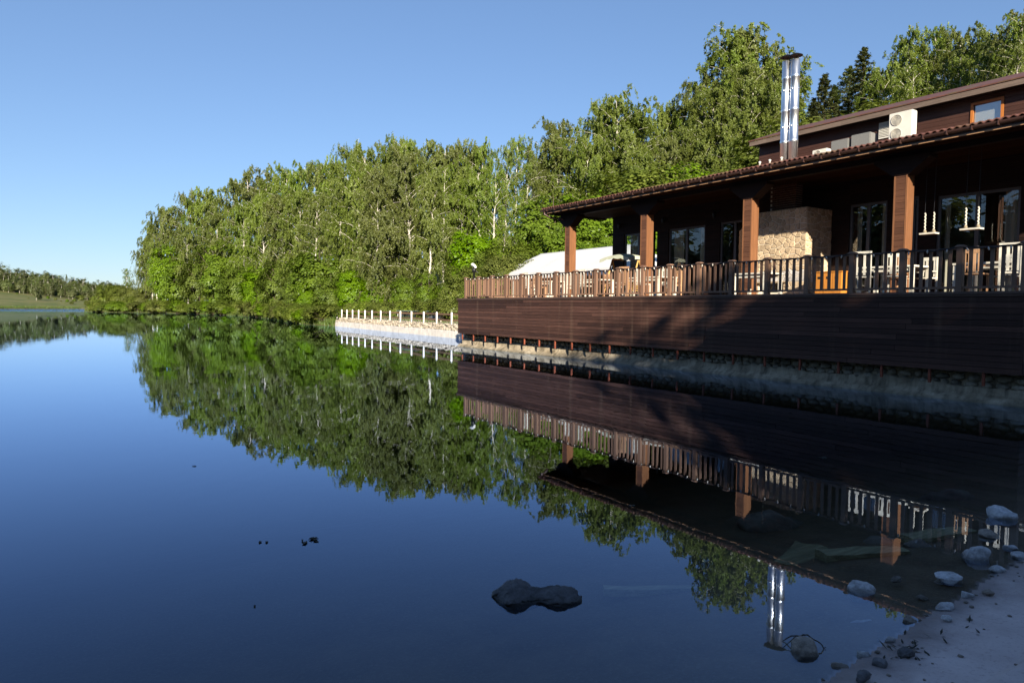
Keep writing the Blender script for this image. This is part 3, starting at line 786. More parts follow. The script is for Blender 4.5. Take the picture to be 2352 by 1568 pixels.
# twin steel flues
for k, (px, top) in enumerate(((1808, 128), (1828, 124))):
    P = onX(px, top, 23.6); yy = float(P[1]); zt = float(P[2]) - .05; X = 23.6
    prof = [(.165, 7.2), (.165, 8.35), (.175, 8.36), (.175, 8.46), (.165, 8.47), (.165, 9.55), (.174, 9.56), (.174, 9.66), (.165, 9.67), (.165, 10.8), (.174, 10.81), (.174, 10.9), (.165, 10.91), (.165, zt - .18), (.15, zt - .17)]
    fl = MB().lathe(prof, (X, yy, 0), 28).obj('flue_pipe', 'steel', house, True)
    MB().lathe([(.05, zt - .02), (.25, zt - .035), (.26, zt - .02), (.12, zt + .05), (.01, zt + .07)], (X, yy, 0), 24).obj('rain_cap', 'black_metal', fl, False)
    for a in range(3):
        t = a * 2.09 + .4; q = Vector((X + .14 * math.cos(t), yy + .14 * math.sin(t), 0))
        MB().tube([q + Vector((0, 0, zt - .2)), q + Vector((0, 0, zt - .01))], .012, 5).obj('cap_strut', 'black_metal', fl)
    for zc in (8.95, 10.35):
        MB().lathe([(.17, 0), (.182, .005), (.182, .035), (.17, .04)], (X, yy, zc), 24).box(X - .2, X - .17, yy - .03, yy + .03, zc, zc + .04).obj('clamp_band', 'steel', fl, False)
MB().box(23.40, 23.82, 15.9, 17.1, 7.0, 7.52).obj('flue_flashing', 'gutter_metal', house)
# wall lanterns
for px, py in ((1422, 520), (1523, 508), (1640, 495)):
    P = onX(px, py, WX - .12); l = MB()
    l.lathe([(.01, .19), (.075, .10), (.08, .09), (.06, -.08), (.03, -.1), (.01, -.13)], (P[0], P[1], P[2]), 8).box(P[0], WX, P[1] - .015, P[1] + .015, P[2] + .10, P[2] + .13)
    l.obj('wall_lantern', 'black_metal', house)

# ------------------------------------------------------------------ things on the roof
def ac_unit(nm, label, px0, px1, py0, py1, X, depth, fans, mat='ac_white'):
    a = onX(px0, (py0 + py1) / 2, X); b = onX(px1, (py0 + py1) / 2, X); zt = float(onX((px0 + px1) / 2, py0, X)[2]); zb = float(onX((px0 + px1) / 2, py1, X)[2])
    y1, y0 = float(a[1]), float(b[1])
    r = empty(nm, (X + depth / 2, (y0 + y1) / 2, zb), label, 'air conditioner', 'machines on the verandah roof')
    bm = bmesh.new(); bmesh.ops.create_cube(bm, size=1)
    for v in bm.verts: v.co = Vector((X + depth * (v.co.x + .5), y0 + (y1 - y0) * (v.co.y + .5), zb + (zt - zb) * (v.co.z + .5)))
    bmesh.ops.bevel(bm, geom=bm.edges[:], offset=.025, segments=2, affect='EDGES')
    me = bpy.data.meshes.new('casing'); bm.to_mesh(me); bm.free(); obj('casing', me, mat, r)
    for (fy, fz, fr_) in fans:
        c = Vector((X, y0 + (y1 - y0) * fy, zb + (zt - zb) * fz)); rr = fr_
        g = MB().lathe([(rr, 0), (rr, .02), (rr * .93, .022), (rr * .9, .008), (.02, .008), (.01, .012)], (0, 0, 0), 28)
        mt = Matrix.Translation(c) @ Matrix.Rotation(-math.pi / 2, 4, 'Y')
        g2 = MB().add([tuple(v) for v in g.v], g.f, mt)
        o = g2.obj('fan_grille', 'fan_grille', r)
        for q in range(1, 6):
            ring = [(rr * q / 6 * math.cos(a_ * .2618), rr * q / 6 * math.sin(a_ * .2618), .015) for a_ in range(25)]
            w = MB().tube(ring, .004, 4, False)
            MB().add(w.v, w.f, mt).obj('wire', 'fan_grille', o)
    # feet on the tiles
    zr = 6.9 + (X - EX + .07) * PIT
    for fy in (.15, .85):
        yy = y0 + (y1 - y0) * fy
        board('foot', X + .04, X + depth - .04, yy - .03, yy + .03, min(zr - .02, zb - .05), zb + .01, 'ac_grey', r)
    return r
ac_unit('air_conditioner', 'tall cream air conditioner with two round fans on the verandah roof', 2041, 2095, 257, 320, 25.9, .34, [(.66, .72, .20), (.66, .22, .20)])
ac_unit('air_conditioner', 'low pale air conditioner nearest the steel flues on the verandah roof', 1865, 1899, 343, 361, 25.2, .3, [(.6, .45, .13)])
ac_unit('air_handler', 'dark grey ventilation box with pale lid, left of the two on the roof', 1908, 1948, 321, 350, 25.9, .5, [], 'ac_grey')
ac_unit('air_handler', 'larger dark grey ventilation box beside the tall cream air conditioner', 1954, 1998, 307, 345, 25.9, .55, [], 'ac_grey')
def lid(px0, px1, py, X, depth):
    a = onX(px0, py, X); b = onX(px1, py, X); return (X - .02, X + depth + .02, b[1] - .02, a[1] + .02, a[2], a[2] + .05)
vr = None
P0 = onX(2019, 300, UX - .05); P1 = onX(2044, 300, UX - .05); zt = float(onX(2030, 281, UX - .05)[2]); zb = float(onX(2030, 318, UX - .05)[2])
vr = empty('wall_vent', (UX - .05, (P0[1] + P1[1]) / 2, zb), 'white louvred vent on the upper wall beside the tall air conditioner', 'vent')
board('frame', UX - .07, UX - .032, P1[1], P0[1], zb, zt, 'ac_white', vr)
nl = 9
for k in range(nl):
    z = zb + .05 + (zt - zb - .1) * k / nl
    obj('slat', UNIT, 'ac_white', vr, (UX - .085, (P0[1] + P1[1]) / 2, z + .02), (0, .6, 0), (.04, P0[1] - P1[1] - .06, .008))

# ------------------------------------------------------------------ crazy-paved fireplace
def clip(poly, n, d):
    out = []
    for i in range(len(poly)):
        a, b = poly[i], poly[(i + 1) % len(poly)]
        da = a[0] * n[0] + a[1] * n[1] - d; db = b[0] * n[0] + b[1] * n[1] - d
        if da <= 0: out.append(a)
        if da * db < 0:
            t = da / (da - db); out.append((a[0] + (b[0] - a[0]) * t, a[1] + (b[1] - a[1]) * t))
    return out
def voronoi(w, h, cell, rnd):
    nx, ny = max(1, round(w / cell)), max(1, round(h / cell)); pts = []
    for i in range(nx):
        for j in range(ny):
            pts.append(((i + .5 + rnd.uniform(-.42, .42)) * w / nx, (j + .5 + rnd.uniform(-.42, .42)) * h / ny))
    cells = []
    for p in pts:
        poly = [(0, 0), (w, 0), (w, h), (0, h)]
        for q in pts:
            if q is p: continue
            dx, dy = q[0] - p[0], q[1] - p[1]; l = math.hypot(dx, dy)
            if l > cell * 3.2: continue
            n = (dx / l, dy / l); poly = clip(poly, n, (p[0] + q[0]) / 2 * n[0] + (p[1] + q[1]) / 2 * n[1] - .012)
            if len(poly) < 3: break
        if len(poly) >= 3: cells.append(poly)
    return cells
FX, FY0, FY1, FZ = 22.9, 15.30, 17.96, 5.70
fp = empty('fireplace', (FX + .7, (FY0 + FY1) / 2, DZ), 'tall tan fireplace clad in irregular stone slabs on the verandah', 'fireplace')
m = MB()
hy0, hy1, hz0, hz1 = 16.2, 17.3, DZ + .25, DZ + .62
m.box(FX, 24.46, FY0, hy0, DZ, FZ).box(FX, 24.46, hy1, FY1, DZ, FZ).box(FX, 24.46, hy0, hy1, hz1, FZ).box(FX, 24.46, hy0, hy1, DZ, hz0).box(24.3, 24.46, hy0, hy1, hz0, hz1)
m.obj('body', 'mortar', fp)
rv = random.Random(4)
def slabs(w, h, fn, cell, zoff):
    for poly in voronoi(w, h, cell, rv):
        cx = sum(p[0] for p in poly) / len(poly); cz = sum(p[1] for p in poly) / len(poly)
        t = rv.uniform(.016, .034); n = len(poly); v = []
        for k, dep in ((1, 0), (.97, t * .7), (.86, t)):
            v += [fn(cx + (p[0] - cx) * k, cz + (p[1] - cz) * k, dep) for p in poly]
        f = [tuple(range(2 * n, 3 * n))]
        for r_ in (0, n):
            for q in range(n): f.append((r_ + q, r_ + (q + 1) % n, r_ + n + (q + 1) % n, r_ + n + q))
        zz = zoff + cz
        mt = 'stone_pale' if .62 < zz - DZ < 1.05 else 'stone_tan'
        obj('stone_slab', mesh('stone_slab', v, f), mt, fp)
slabs(FY1 - FY0, FZ - DZ - .66, lambda a, z, d: (FX - d, FY1 - a, DZ + .66 + z), .215, DZ + .66)
slabs(FY1 - hy1, .64, lambda a, z, d: (FX - d, FY1 - a, DZ + z), .24, DZ)
slabs(hy0 - FY0, .64, lambda a, z, d: (FX - d, hy0 - a, DZ + z), .24, DZ)
slabs(24.46 - FX, FZ - DZ, lambda a, z, d: (FX + a, FY0 - d, DZ + z), .215, DZ)
board('mantel', FX - .14, FX + .1, hy0 - .2, hy1 + .2, hz1, hz1 + .05, 'stone_tan', fp)
board('hearth', FX - .35, FX, hy0 - .25, hy1 + .25, DZ, DZ + .12, 'stone_tan', fp)
z = FZ
while z < CEIL - .02:   # brick breast above
    for k in range(4):
        odd = int(round((z - FZ) / .085)) % 2; ya_ = max(16.05, 16.05 + (k - (.5 if odd else 0)) * .3); yb2 = min(17.2, 16.05 + (k + 1 - (.5 if odd else 0)) * .3 - .015)
        board('brick', 23.3, 23.72, ya_, yb2, z + .004, min(z + .078, CEIL - .01), 'brick_red', fp)
    z += .085
board('breast_core', 23.33, 23.7, 16.06, 17.18, FZ, CEIL - .012, 'mortar', fp)

# ------------------------------------------------------------------ furniture on the terrace
def table(loc, lx, ly, h, label, grp, rotz=0, mat='chair_white'):
    r = empty('dining_table', loc, label, 'table', grp); x, y, z = loc
    n = 5
    for k in range(n):
        board('top_board', x - lx / 2 + lx * k / n + .004, x - lx / 2 + lx * (k + 1) / n - .004, y - ly / 2, y + ly / 2, z + h - .045, z + h, mat, r)
    for sx in (-1, 1):
        board('apron', x + sx * (lx / 2 - .09) - .015, x + sx * (lx / 2 - .09) + .015, y - ly / 2 + .1, y + ly / 2 - .1, z + h - .15, z + h - .047, mat, r)
        for sy in (-1, 1):
            board('leg', x + sx * (lx / 2 - .07) - .045, x + sx * (lx / 2 - .07) + .045, y + sy * (ly / 2 - .07) - .045, y + sy * (ly / 2 - .07) + .045, z, z + h - .047, mat, r)
    return r
def chair(loc, rz, label, grp, mat='chair_white', high=1.0):
    r = empty('dining_chair', loc, label, 'chair', grp); r.rotation_euler = (0, 0, rz)
    def pb(nm, x0, x1, y0, y1, z0, z1, rot=(0, 0, 0)):
        o = bpy.data.objects.new(nm, UNIT); COL.objects.link(o); o.parent = r
        o.material_slots[0].link = 'OBJECT'; o.material_slots[0].material = MATS[mat]
        o.location = ((x0 + x1) / 2, (y0 + y1) / 2, (z0 + z1) / 2); o.scale = (x1 - x0, y1 - y0, z1 - z0); o.rotation_euler = rot
    for sx in (-1, 1):
        pb('leg', sx * .2 - .02, sx * .2 + .02, -.22, -.18, 0, .44)
        pb('leg', sx * .2 - .02, sx * .2 + .02, .18, .22, 0, high)
        pb('arm', sx * .22 - .02, sx * .22 + .02, -.2, .18, .62, .645)
    pb('seat', -.23, .23, -.23, .2, .44, .475)
    for k in range(4): pb('slat', -.15 + k * .1 - .028, -.15 + k * .1 + .028, .192, .208, .5, high - .08)
    pb('top_slat', -.18, .18, .186, .214, high - .09, high)
    return r
G1 = 'white dining furniture on the terrace'
T = [((18.6, 7.2, DZ), 'long white plank table nearest the right edge of the picture', 1.0, 1.9),
     ((18.4, 9.7, DZ), 'white plank table between the swings and the nearest column', .95, 1.5),
     ((18.7, 14.2, DZ), 'white plank table in front of the stone fireplace', .9, 1.3),
     ((18.3, 18.6, DZ), 'white plank table left of the fireplace among white chairs', .95, 1.8),
     ((18.2, 21.8, DZ), 'white plank table right of the green canopy swing', .95, 1.6),
     ((18.0, 24.6, DZ), 'white plank table in the sunny left part of the terrace', .9, 1.4)]
for i, (p, lab, lx, ly) in enumerate(T): table(p, lx, ly, .75, lab, G1)
nm = ['nearest the right picture edge', 'near the hanging swings', 'before the fireplace', 'left of the fireplace', 'right of the canopy swing', 'in the sunny left part']
for i, (p, lab, lx, ly) in enumerate(T):
    if i == 2: continue
    for k, (ox, oy, rz) in enumerate(((-.85, .3, math.pi / 2), (-.85, -.45, math.pi / 2 + .15), (.85, .3, -math.pi / 2), (.85, -.4, -math.pi / 2 - .1))):
        side = ['farther lake side', 'nearer lake side', 'farther house side', 'nearer house side'][k]
        chair((p[0] + ox + R.uniform(-.08, .08), p[1] + oy, DZ), rz + R.uniform(-.2, .2), 'slatted chair at the table %s, %s' % (nm[i], side), 'slatted chairs on the terrace',
              'chair_white' if (i + k) % 3 else 'chair_wood', 1.02 + .1 * ((i + k) % 2))
# orange sideboard beside the fireplace
P1 = onX(1872, 640, 21.9); P2 = onX(1932, 640, 21.9)
sb = empty('sideboard', (22.2, (P1[1] + P2[1]) / 2, DZ), 'bright orange wooden sideboard with cut-out handle beside the fireplace', 'cabinet')
y0, y1 = float(P2[1]), float(P1[1]); zt = DZ + .88
board('body', 21.93, 22.4, y0, y1, DZ + .08, zt, 'cabinet_wood', sb); board('top', 21.88, 22.45, y0 - .03, y1 + .03, zt, zt + .04, 'cabinet_wood', sb)
for k in range(3):
    a = y0 + (y1 - y0) * k / 3; b = y0 + (y1 - y0) * (k + 1) / 3
    d = board('door', 21.905, 21.929, a + .008, b - .008, DZ + .1, zt - .02, 'cabinet_wood', sb)
    board('handle', 21.897, 21.905, (a + b) / 2 - .06, (a + b) / 2 + .06, zt - .22, zt - .14, 'black_metal', sb)
board('plinth', 21.97, 22.38, y0 + .03, y1 - .03, DZ, DZ + .08, 'cabinet_wood', sb)
# hanging swings
def swing(px0, px1, py, X, label):
    a = onX(px0, py, X); b = onX(px1, py, X); z = float(a[2]); y1, y0 = float(a[1]), float(b[1])
    r = empty('rope_swing', (X, (y0 + y1) / 2, z), label, 'swing', 'swings hung under the verandah roof')
    board('seat', X - .14, X + .14, y0, y1, z, z + .05, 'chair_white', r)
    for yy in (y0 + .1, y1 - .1):
        for xx in (X - .0,):
            pts = [(xx + .012 * math.sin(q * 2.1), yy + .012 * math.cos(q * 2.1), z + .04 + (CEIL - z - .04) * q / 70) for q in range(71)]
            zc_ = z + .04; npt = max(4, int(70 * .66 / (CEIL - zc_)))  # pale lower rope and dark upper length have the eave shadow painted in
            MB().tube(pts[:npt], .022, 6).obj('rope', 'chair_white', r); MB().tube([pts[npt - 1], pts[-1]], .008, 5).obj('shaded_cord', 'black_metal', r); MB().lathe([(.02, 0), (.05, .02), (.055, .06), (.02, .1)], (xx, yy, z + .05), 8).obj('knot', 'rope', r, True)
swing(2116, 2152, 540, 22.3, 'rope swing with pale board seat just right of the nearest column')
swing(2209, 2255, 530, 22.3, 'rope swing with pale board seat before the wide glass door')
# garden swing with scalloped canopy
gs = empty('garden_swing', (23.2, 25.6, DZ), 'garden swing bench with scalloped grey green canopy behind the railing', 'garden swing')
Pc = onX(1433, 596, 23.2); zc = float(Pc[2]); yc = 25.35
v = []; f = []; nx, ny = 10, 16
for i in range(nx + 1):
    for j in range(ny + 1):
        u, w_ = i / nx - .5, j / ny - .5
        v.append((23.2 + u * 1.5, yc + w_ * 2.1, zc + .16 * (1 - (2 * w_) ** 2) + .10 * (1 - (2 * u) ** 2)))
for i in range(nx):
    for j in range(ny): a = i * (ny + 1) + j; f.append((a, a + ny + 1, a + ny + 2, a + 1))
k = len(v)
for j in range(ny + 1):
    p = v[j]; v.append((p[0] - .02, p[1], p[2] - .13 - .045 * abs(math.sin(math.pi * j / 4))))
for j in range(ny): f.append((j, j + 1, k + j + 1, k + j))
k = len(v)
for i in range(nx + 1):
    p = v[i * (ny + 1)]; v.append((p[0], p[1] - .02, p[2] - .13 - .045 * abs(math.sin(math.pi * i / 3.3))))
for i in range(nx): f.append((i * (ny + 1), k + i, k + i + 1, (i + 1) * (ny + 1)))
cn = obj('canopy', mesh('canopy', v, f), 'umbrella_cloth', gs)
for sy in (-1, 1):
    yy = yc + sy * .95
    MB().tube([(23.2, yy, zc + .02), (22.55, yy, DZ + .02)], .04, 8).obj('leg', 'swing_wood', gs); MB().tube([(23.2, yy, zc + .02), (23.85, yy, DZ + .02)], .04, 8).obj('leg', 'swing_wood', gs)
    MB().tube([(23.15, yy * .97 + yc * .03, zc), (23.15, yy * .9 + yc * .1, DZ + .5)], .012, 5).obj('chain', 'black_metal', gs)
MB().tube([(23.2, yc - .97, zc + .03), (23.2, yc + .97, zc + .03)], .035, 8).obj('crossbar', 'swing_wood', gs)
for k in range(5): board('seat_slat', 22.9 + k * .1, 22.99 + k * .1, yc - .75, yc + .75, DZ + .44, DZ + .47, 'swing_wood', gs)
for k in range(4): board('back_slat', 23.42, 23.45, yc - .75, yc + .75, DZ + .52 + k * .12, DZ + .62 + k * .12, 'swing_wood', gs)
# coin telescope at the far corner
tx, ty = 16.35, float(onX(1089, 620, 16.35)[1]); tz = float(onX(1089, 612, 16.35)[2])
ts = empty('viewing_telescope', (tx, ty, DZ), 'white tube telescope on a black pedestal at the terrace corner', 'telescope')
MB().lathe([(.16, 0), (.16, .03), (.05, .05), (.045, tz - DZ - .3), (.09, tz - DZ - .28), (.10, tz - DZ - .12), (.05, tz - DZ - .06), (.04, tz - DZ)], (tx, ty, DZ), 14).obj('pedestal', 'black_metal', ts, True)
MB().tube([(tx - .06, ty - .24, tz - .04), (tx - .02, ty - .08, tz + .02), (tx + .06, ty + .25, tz + .1)], [.055, .07, .085], 12).obj('tube', 'white_paint', ts)
MB().tube([(tx + .1, ty, tz - .2), (tx + .2, ty - .05, tz - .3)], .015, 6).obj('handle', 'black_metal', ts)

# ------------------------------------------------------------------ white marquee behind
tent = empty('marquee_tent', (32.5, 40, 2), 'large white marquee tent with sloping fabric roof behind the terrace', 'tent')
TX0, TX1, TY0, TY1 = 29.2, 35.8, 32.2, 47.9; TZ = float(onX(1130, 632, TX0)[2]); RZ = 6.3
v = []; f = []; nu, nv = 24, 48
def tent_z(x, y):
    u = 1 - abs(x - 32.5) / 3.3; e = min(y - TY0, TY1 - y) / 2.2
    h = min(u, max(e, 0)); return TZ + (RZ - TZ) * h - .03 * math.sin(math.pi * min(h, 1)) - .035 * (1 - abs(math.cos(math.pi * (y - TY0) / 2.9))) * math.sin(math.pi * min(1, max(h, 0)))
for i in range(nu + 1):
    for j in range(nv + 1):
        x = TX0 + (TX1 - TX0) * i / nu; y = TY0 + (TY1 - TY0) * j / nv; v.append((x, y, tent_z(x, y)))
for i in range(nu):
    for j in range(nv): a = i * (nv + 1) + j; f.append((a, a + nv + 1, a + nv + 2, a + 1))
obj('roof_cloth', mesh('roof_cloth', v, f, True), 'tent_cloth', tent)
m = MB(); m.box(TX0 - .01, TX0 + .02, TY0, TY1, TZ - .45, TZ).box(TX0, TX1, TY1 - .02, TY1, TZ - .45, TZ).box(TX0 + .03, TX1, TY0, TY0 + .02, TZ - .45, TZ); m.obj('valance', 'tent_cloth', tent)
m = MB(); m.box(TX1 - .03, TX1, TY0, TY1, .6, TZ).box(TX0 + .05, TX1 - .05, TY0 + .03, TY0 + .06, .6, TZ - .02); m.obj('side_wall', 'tent_cloth', tent)
for y in np.linspace(TY0 + .1, TY1 - .1, 6):
    for x in (TX0 + .08, TX1 - .1): MB().tube([(x, y, .6), (x, y, TZ - .02)], .045, 8).obj('pole', 'ac_white', tent)

# ------------------------------------------------------------------ plaza furniture behind the lake wall
def long_table(px0, px1, py, D0, D1, label):
    a = atD(px0, py, D0); b = atD(px1, py, D1); a = Vector(a); b = Vector(b); b.z = a.z; d = (b - a); L = d.length; d.normalize(); n = Vector((-d.y, d.x, 0)); g = gz(a.x, a.y) - .05
    r = empty('picnic_table', ((a.x + b.x) / 2, (a.y + b.y) / 2, g), label, 'table', 'long tables behind the white fence')
    ang = math.atan2(d.y, d.x)
    for k in range(3):
        c = (a + b) / 2 + n * (k - 1) * .26; obj('top_board', UNIT, 'green_table', r, (c.x, c.y, a.z), (0, 0, ang), (L, .24, .05))
    for k in range(int(L // 1.6) + 1):
        for s in (-1, 1):
            c = a + d * min(L - .2, .25 + k * 1.6) + n * s * .25
            obj('leg', UNIT, 'black_metal', r, (c.x, c.y, (g + a.z) / 2), (0, 0, ang), (.07, .07, a.z - g))
long_table(920, 1046, 713.5, 57, 49, 'long grey green table on black legs behind the white fence')
long_table(1052, 1085, 713.5, 49.5, 47.5, 'short grey green table half hidden behind the terrace corner')
c = atD(1010, 713, 48); g = gz(c[0], c[1]) - .03
fb = empty('fire_bowl', (c[0], c[1], g), 'black iron fire bowl on a stand in front of the long table', 'fire bowl')
MB().lathe([(.05, g + .45), (.3, g + .5), (.48, g + .62), (.52, g + .72), (.49, g + .72), (.28, g + .55), (.02, g + .5)], (c[0], c[1], 0), 20).obj('bowl', 'black_metal', fb, True)
for a in range(3): MB().tube([(c[0] + .35 * math.cos(a * 2.1), c[1] + .35 * math.sin(a * 2.1), g), (c[0] + .12 * math.cos(a * 2.1), c[1] + .12 * math.sin(a * 2.1), g + .5)], .02, 6).obj('leg', 'black_metal', fb)
a = Vector((23.8, 54.5, 0)); b = Vector((22.3, 43.5, 0)); pts = []
cw = empty('garden_wall', (23.4, 47.5, .9), 'low curved white wall on the plaza behind the fence', 'wall')
m = MB(); ns = 24
for i in range(ns + 1):
    t = i / ns; c = a.lerp(b, t) + Vector((.7 * math.sin(math.pi * t), 0, 0))
    for o_, z in ((0, .6), (0, 1.28), (.3, 1.28), (.3, .6)): m.v.append((c.x + o_, c.y, z))
for i in range(ns):
    for q in range(3): m.f.append((i * 4 + q, i * 4 + 4 + q, i * 4 + 5 + q, i * 4 + 1 + q))
m.f += [(0, 1, 2, 3), (ns * 4 + 3, ns * 4 + 2, ns * 4 + 1, ns * 4)]
m.obj('wall_face', 'white_plaster', cw)

# ------------------------------------------------------------------ tree kit (shared meshes, one object per tree part)
def leaf_mesh(name, C, N, sz, mat, rng, asp=.62, tint=None, hang=0.0):
    """one rhombic leaf per centre C with normal N"""
    n = len(C); N = N / (np.linalg.norm(N, axis=1, keepdims=True) + 1e-9)
    a = rng.normal(size=(n, 3)) + np.array([0, 0, -hang]); U = a - N * (a * N).sum(1, keepdims=True); U /= np.linalg.norm(U, axis=1, keepdims=True) + 1e-9
    W = np.cross(N, U); sz = (sz * rng.uniform(.7, 1.3, n))[:, None]
    V = np.stack([C + U * sz * .5, C + W * sz * asp * .5, C - U * sz * .5, C - W * sz * asp * .5], 1).reshape(-1, 3)
    F = np.arange(4 * n, dtype=np.int32)
    me = bpy.data.meshes.new(name); me.vertices.add(4 * n); me.vertices.foreach_set('co', V.astype(np.float32).ravel())
    me.loops.add(4 * n); me.loops.foreach_set('vertex_index', F)
    me.polygons.add(n); me.polygons.foreach_set('loop_start', np.arange(0, 4 * n, 4, dtype=np.int32))
    me.update(calc_edges=True)
    t = rng.rand(n) if tint is None else np.clip(tint + rng.uniform(-.25, .25, n), 0, 1)
    at = me.attributes.new('tint', 'FLOAT', 'POINT'); at.data.foreach_set('value', np.repeat(t, 4).astype(np.float32))
    me.materials.append(MATS[mat]); return me

def birch_kit(seed, H, spread, nl=40, ns=17, lpl=44, leaf=.20, weep=1.0, low=.2):
    rng = np.random.RandomState(seed); mb = MB()
    n = 16; ts = np.linspace(0, 1, n); lean = rng.uniform(-.05, .05, 2)
    wob = np.cumsum(rng.normal(0, .012, (n, 2)), 0) * H * .25
    TP = np.stack([lean[0] * H * ts + wob[:, 0], lean[1] * H * ts + wob[:, 1], H * ts], 1); TP[0, :2] = 0
    r0 = H * .0105; mb.tube(TP, [max(.015, r0 * (1 - .93 * t)) * (1.25 if i == 0 else 1) for i, t in enumerate(ts)], 8)
    C = []; Nn = []; T = []
    for k in range(nl):
        t = low + (1 - low - .02) * ((k + rng.rand()) / nl)
        base = np.array([np.interp(t, ts, TP[:, q]) for q in range(3)])
        az = k * 2.39996 + rng.uniform(-.5, .5)
        prof = (math.sin(math.pi * min(1, (1 - t) / (1 - low) * .80 + .10)) ** .75)
        L = spread * prof * rng.uniform(.6, 1.15) + .4; el = math.radians(rng.uniform(25, 55) + 18 * t)
        pts = [base]; d = np.array([math.cos(az) * math.cos(el), math.sin(az) * math.cos(el), math.sin(el)])
        m_ = 6
        for q in range(m_):
            pts.append(pts[-1] + d * L / m_); d = d + np.array([rng.normal(0, .10), rng.normal(0, .10), -.16]); d /= np.linalg.norm(d)
        mb.tube(pts, list(np.linspace(max(.016, r0 * .27 * (1 - t * .6)), .008, m_ + 1)), 5, False)
        pts = np.array(pts); tb = rng.rand()
        for s in range(ns):
            u = rng.uniform(.22, 1.0) * m_; i0 = min(int(u), m_ - 1); P = pts[i0] + (pts[i0 + 1] - pts[i0]) * (u - i0)
            P = P + rng.normal(0, .22, 3)
            ln = weep * rng.uniform(.5, 2.1) * (.55 + .6 * (1 - t)) * (1.3 if rng.rand() < .2 else 1)
            out = rng.normal(0, .22, 2) + np.array([math.cos(az), math.sin(az)]) * .18
            q = rng.rand(lpl) ** .8
            c = P + np.stack([out[0] * q * ln, out[1] * q * ln, -q * ln + .15], 1) + rng.normal(0, .06, (lpl, 3))
            C.append(c); Nn.append(rng.normal(0, .65, (lpl, 3)) * np.array([1, 1, .5]) + np.array([math.cos(az) * .85, math.sin(az) * .85, .35]))
            T.append(np.full(lpl, .25 + .5 * tb * rng.uniform(.7, 1.3)))
    C = np.vstack(C); Nn = np.vstack(Nn); T = np.concatenate(T)
    tm = mb.mesh('birch_trunk', True); tm.materials.append(MATS['birch_bark'])
    return tm, leaf_mesh('birch_crown', C, Nn, leaf, 'birch_leaf', rng, .50, T, 2.2), H

def broad_kit(seed, H, W, nclump=260, lpc=48, leaf=.24, mat='maple_leaf', low=.06, trunk='brown_bark', flat=.55, cs=.62, stems=1):
    """round dense crown: leafy shoots of outward facing leaves on limbs"""
    rng = np.random.RandomState(seed); mb = MB()
    C = []; Nn = []; T = []
    lob = [(rng.uniform(-.5, .5) * W * .5, rng.uniform(-.5, .5) * W * .5, H * rng.uniform(.3, .82), rng.uniform(.45, .75)) for _ in range(7)]
    lob.append((0, 0, H * .55, 1.0))
    if stems == 1: mb.tube([(0, 0, 0), (.1, 0, H * .3), (.0, .1, H * .6), (0, 0, H * .92)], [H * .018, H * .014, H * .009, .02], 8)
    for k in range(nclump):
        lx, ly, lz, lr = lob[rng.randint(len(lob))]
        v = rng.normal(size=3); v /= np.linalg.norm(v); rr = rng.uniform(.72, 1.03)
        P = np.array([lx + v[0] * W * .5 * lr * rr, ly + v[1] * W * .5 * lr * rr, lz + v[2] * H * .45 * lr * rr])
        P[2] = min(max(P[2], H * low + .1 * rng.rand()), H * rng.uniform(.95, 1.0))
        c0 = np.array([0, 0, H * .5]); out = (P - c0) / np.array([W * .5, W * .5, H * .5]); out /= np.linalg.norm(out) + 1e-6
        nrm = out * .8 + np.array([0, 0, .55]); nrm /= np.linalg.norm(nrm)
        s = cs * rng.uniform(.65, 1.3)
        q = rng.normal(0, 1, (lpc, 3)); q -= np.outer(q @ nrm, nrm) * (1 - flat)
        q = q / (np.linalg.norm(q, axis=1, keepdims=True) + 1e-6) * (rng.rand(lpc, 1) ** .45)
        c = P + q * s; c -= np.outer((q ** 2).sum(1), nrm) * s * .35
        C.append(c); Nn.append(nrm * 1.3 + q * .7 + rng.normal(0, .32, (lpc, 3))); T.append(np.full(lpc, rng.uniform(.15, .85)))
        if k % 6 == 0:
            b0 = np.array([0, 0, H * rng.uniform(.15, .6)]) if stems == 1 else np.array([rng.normal(0, W * .08), rng.normal(0, W * .08), 0])
            mid = (b0 + P) / 2 + np.array([0, 0, .06 * H]); mb.tube([b0, mid, P - nrm * s * .3], [H * .006 + .008, H * .004 + .006, .006], 5, False)
    C = np.vstack(C); C[:, 2] = np.maximum(C[:, 2], .03)
    tm = mb.mesh('broadleaf_trunk', True); tm.materials.append(MATS[trunk])
    return tm, leaf_mesh('broadleaf_crown', C, np.vstack(Nn), leaf, mat, rng, .8, np.concatenate(T)), H

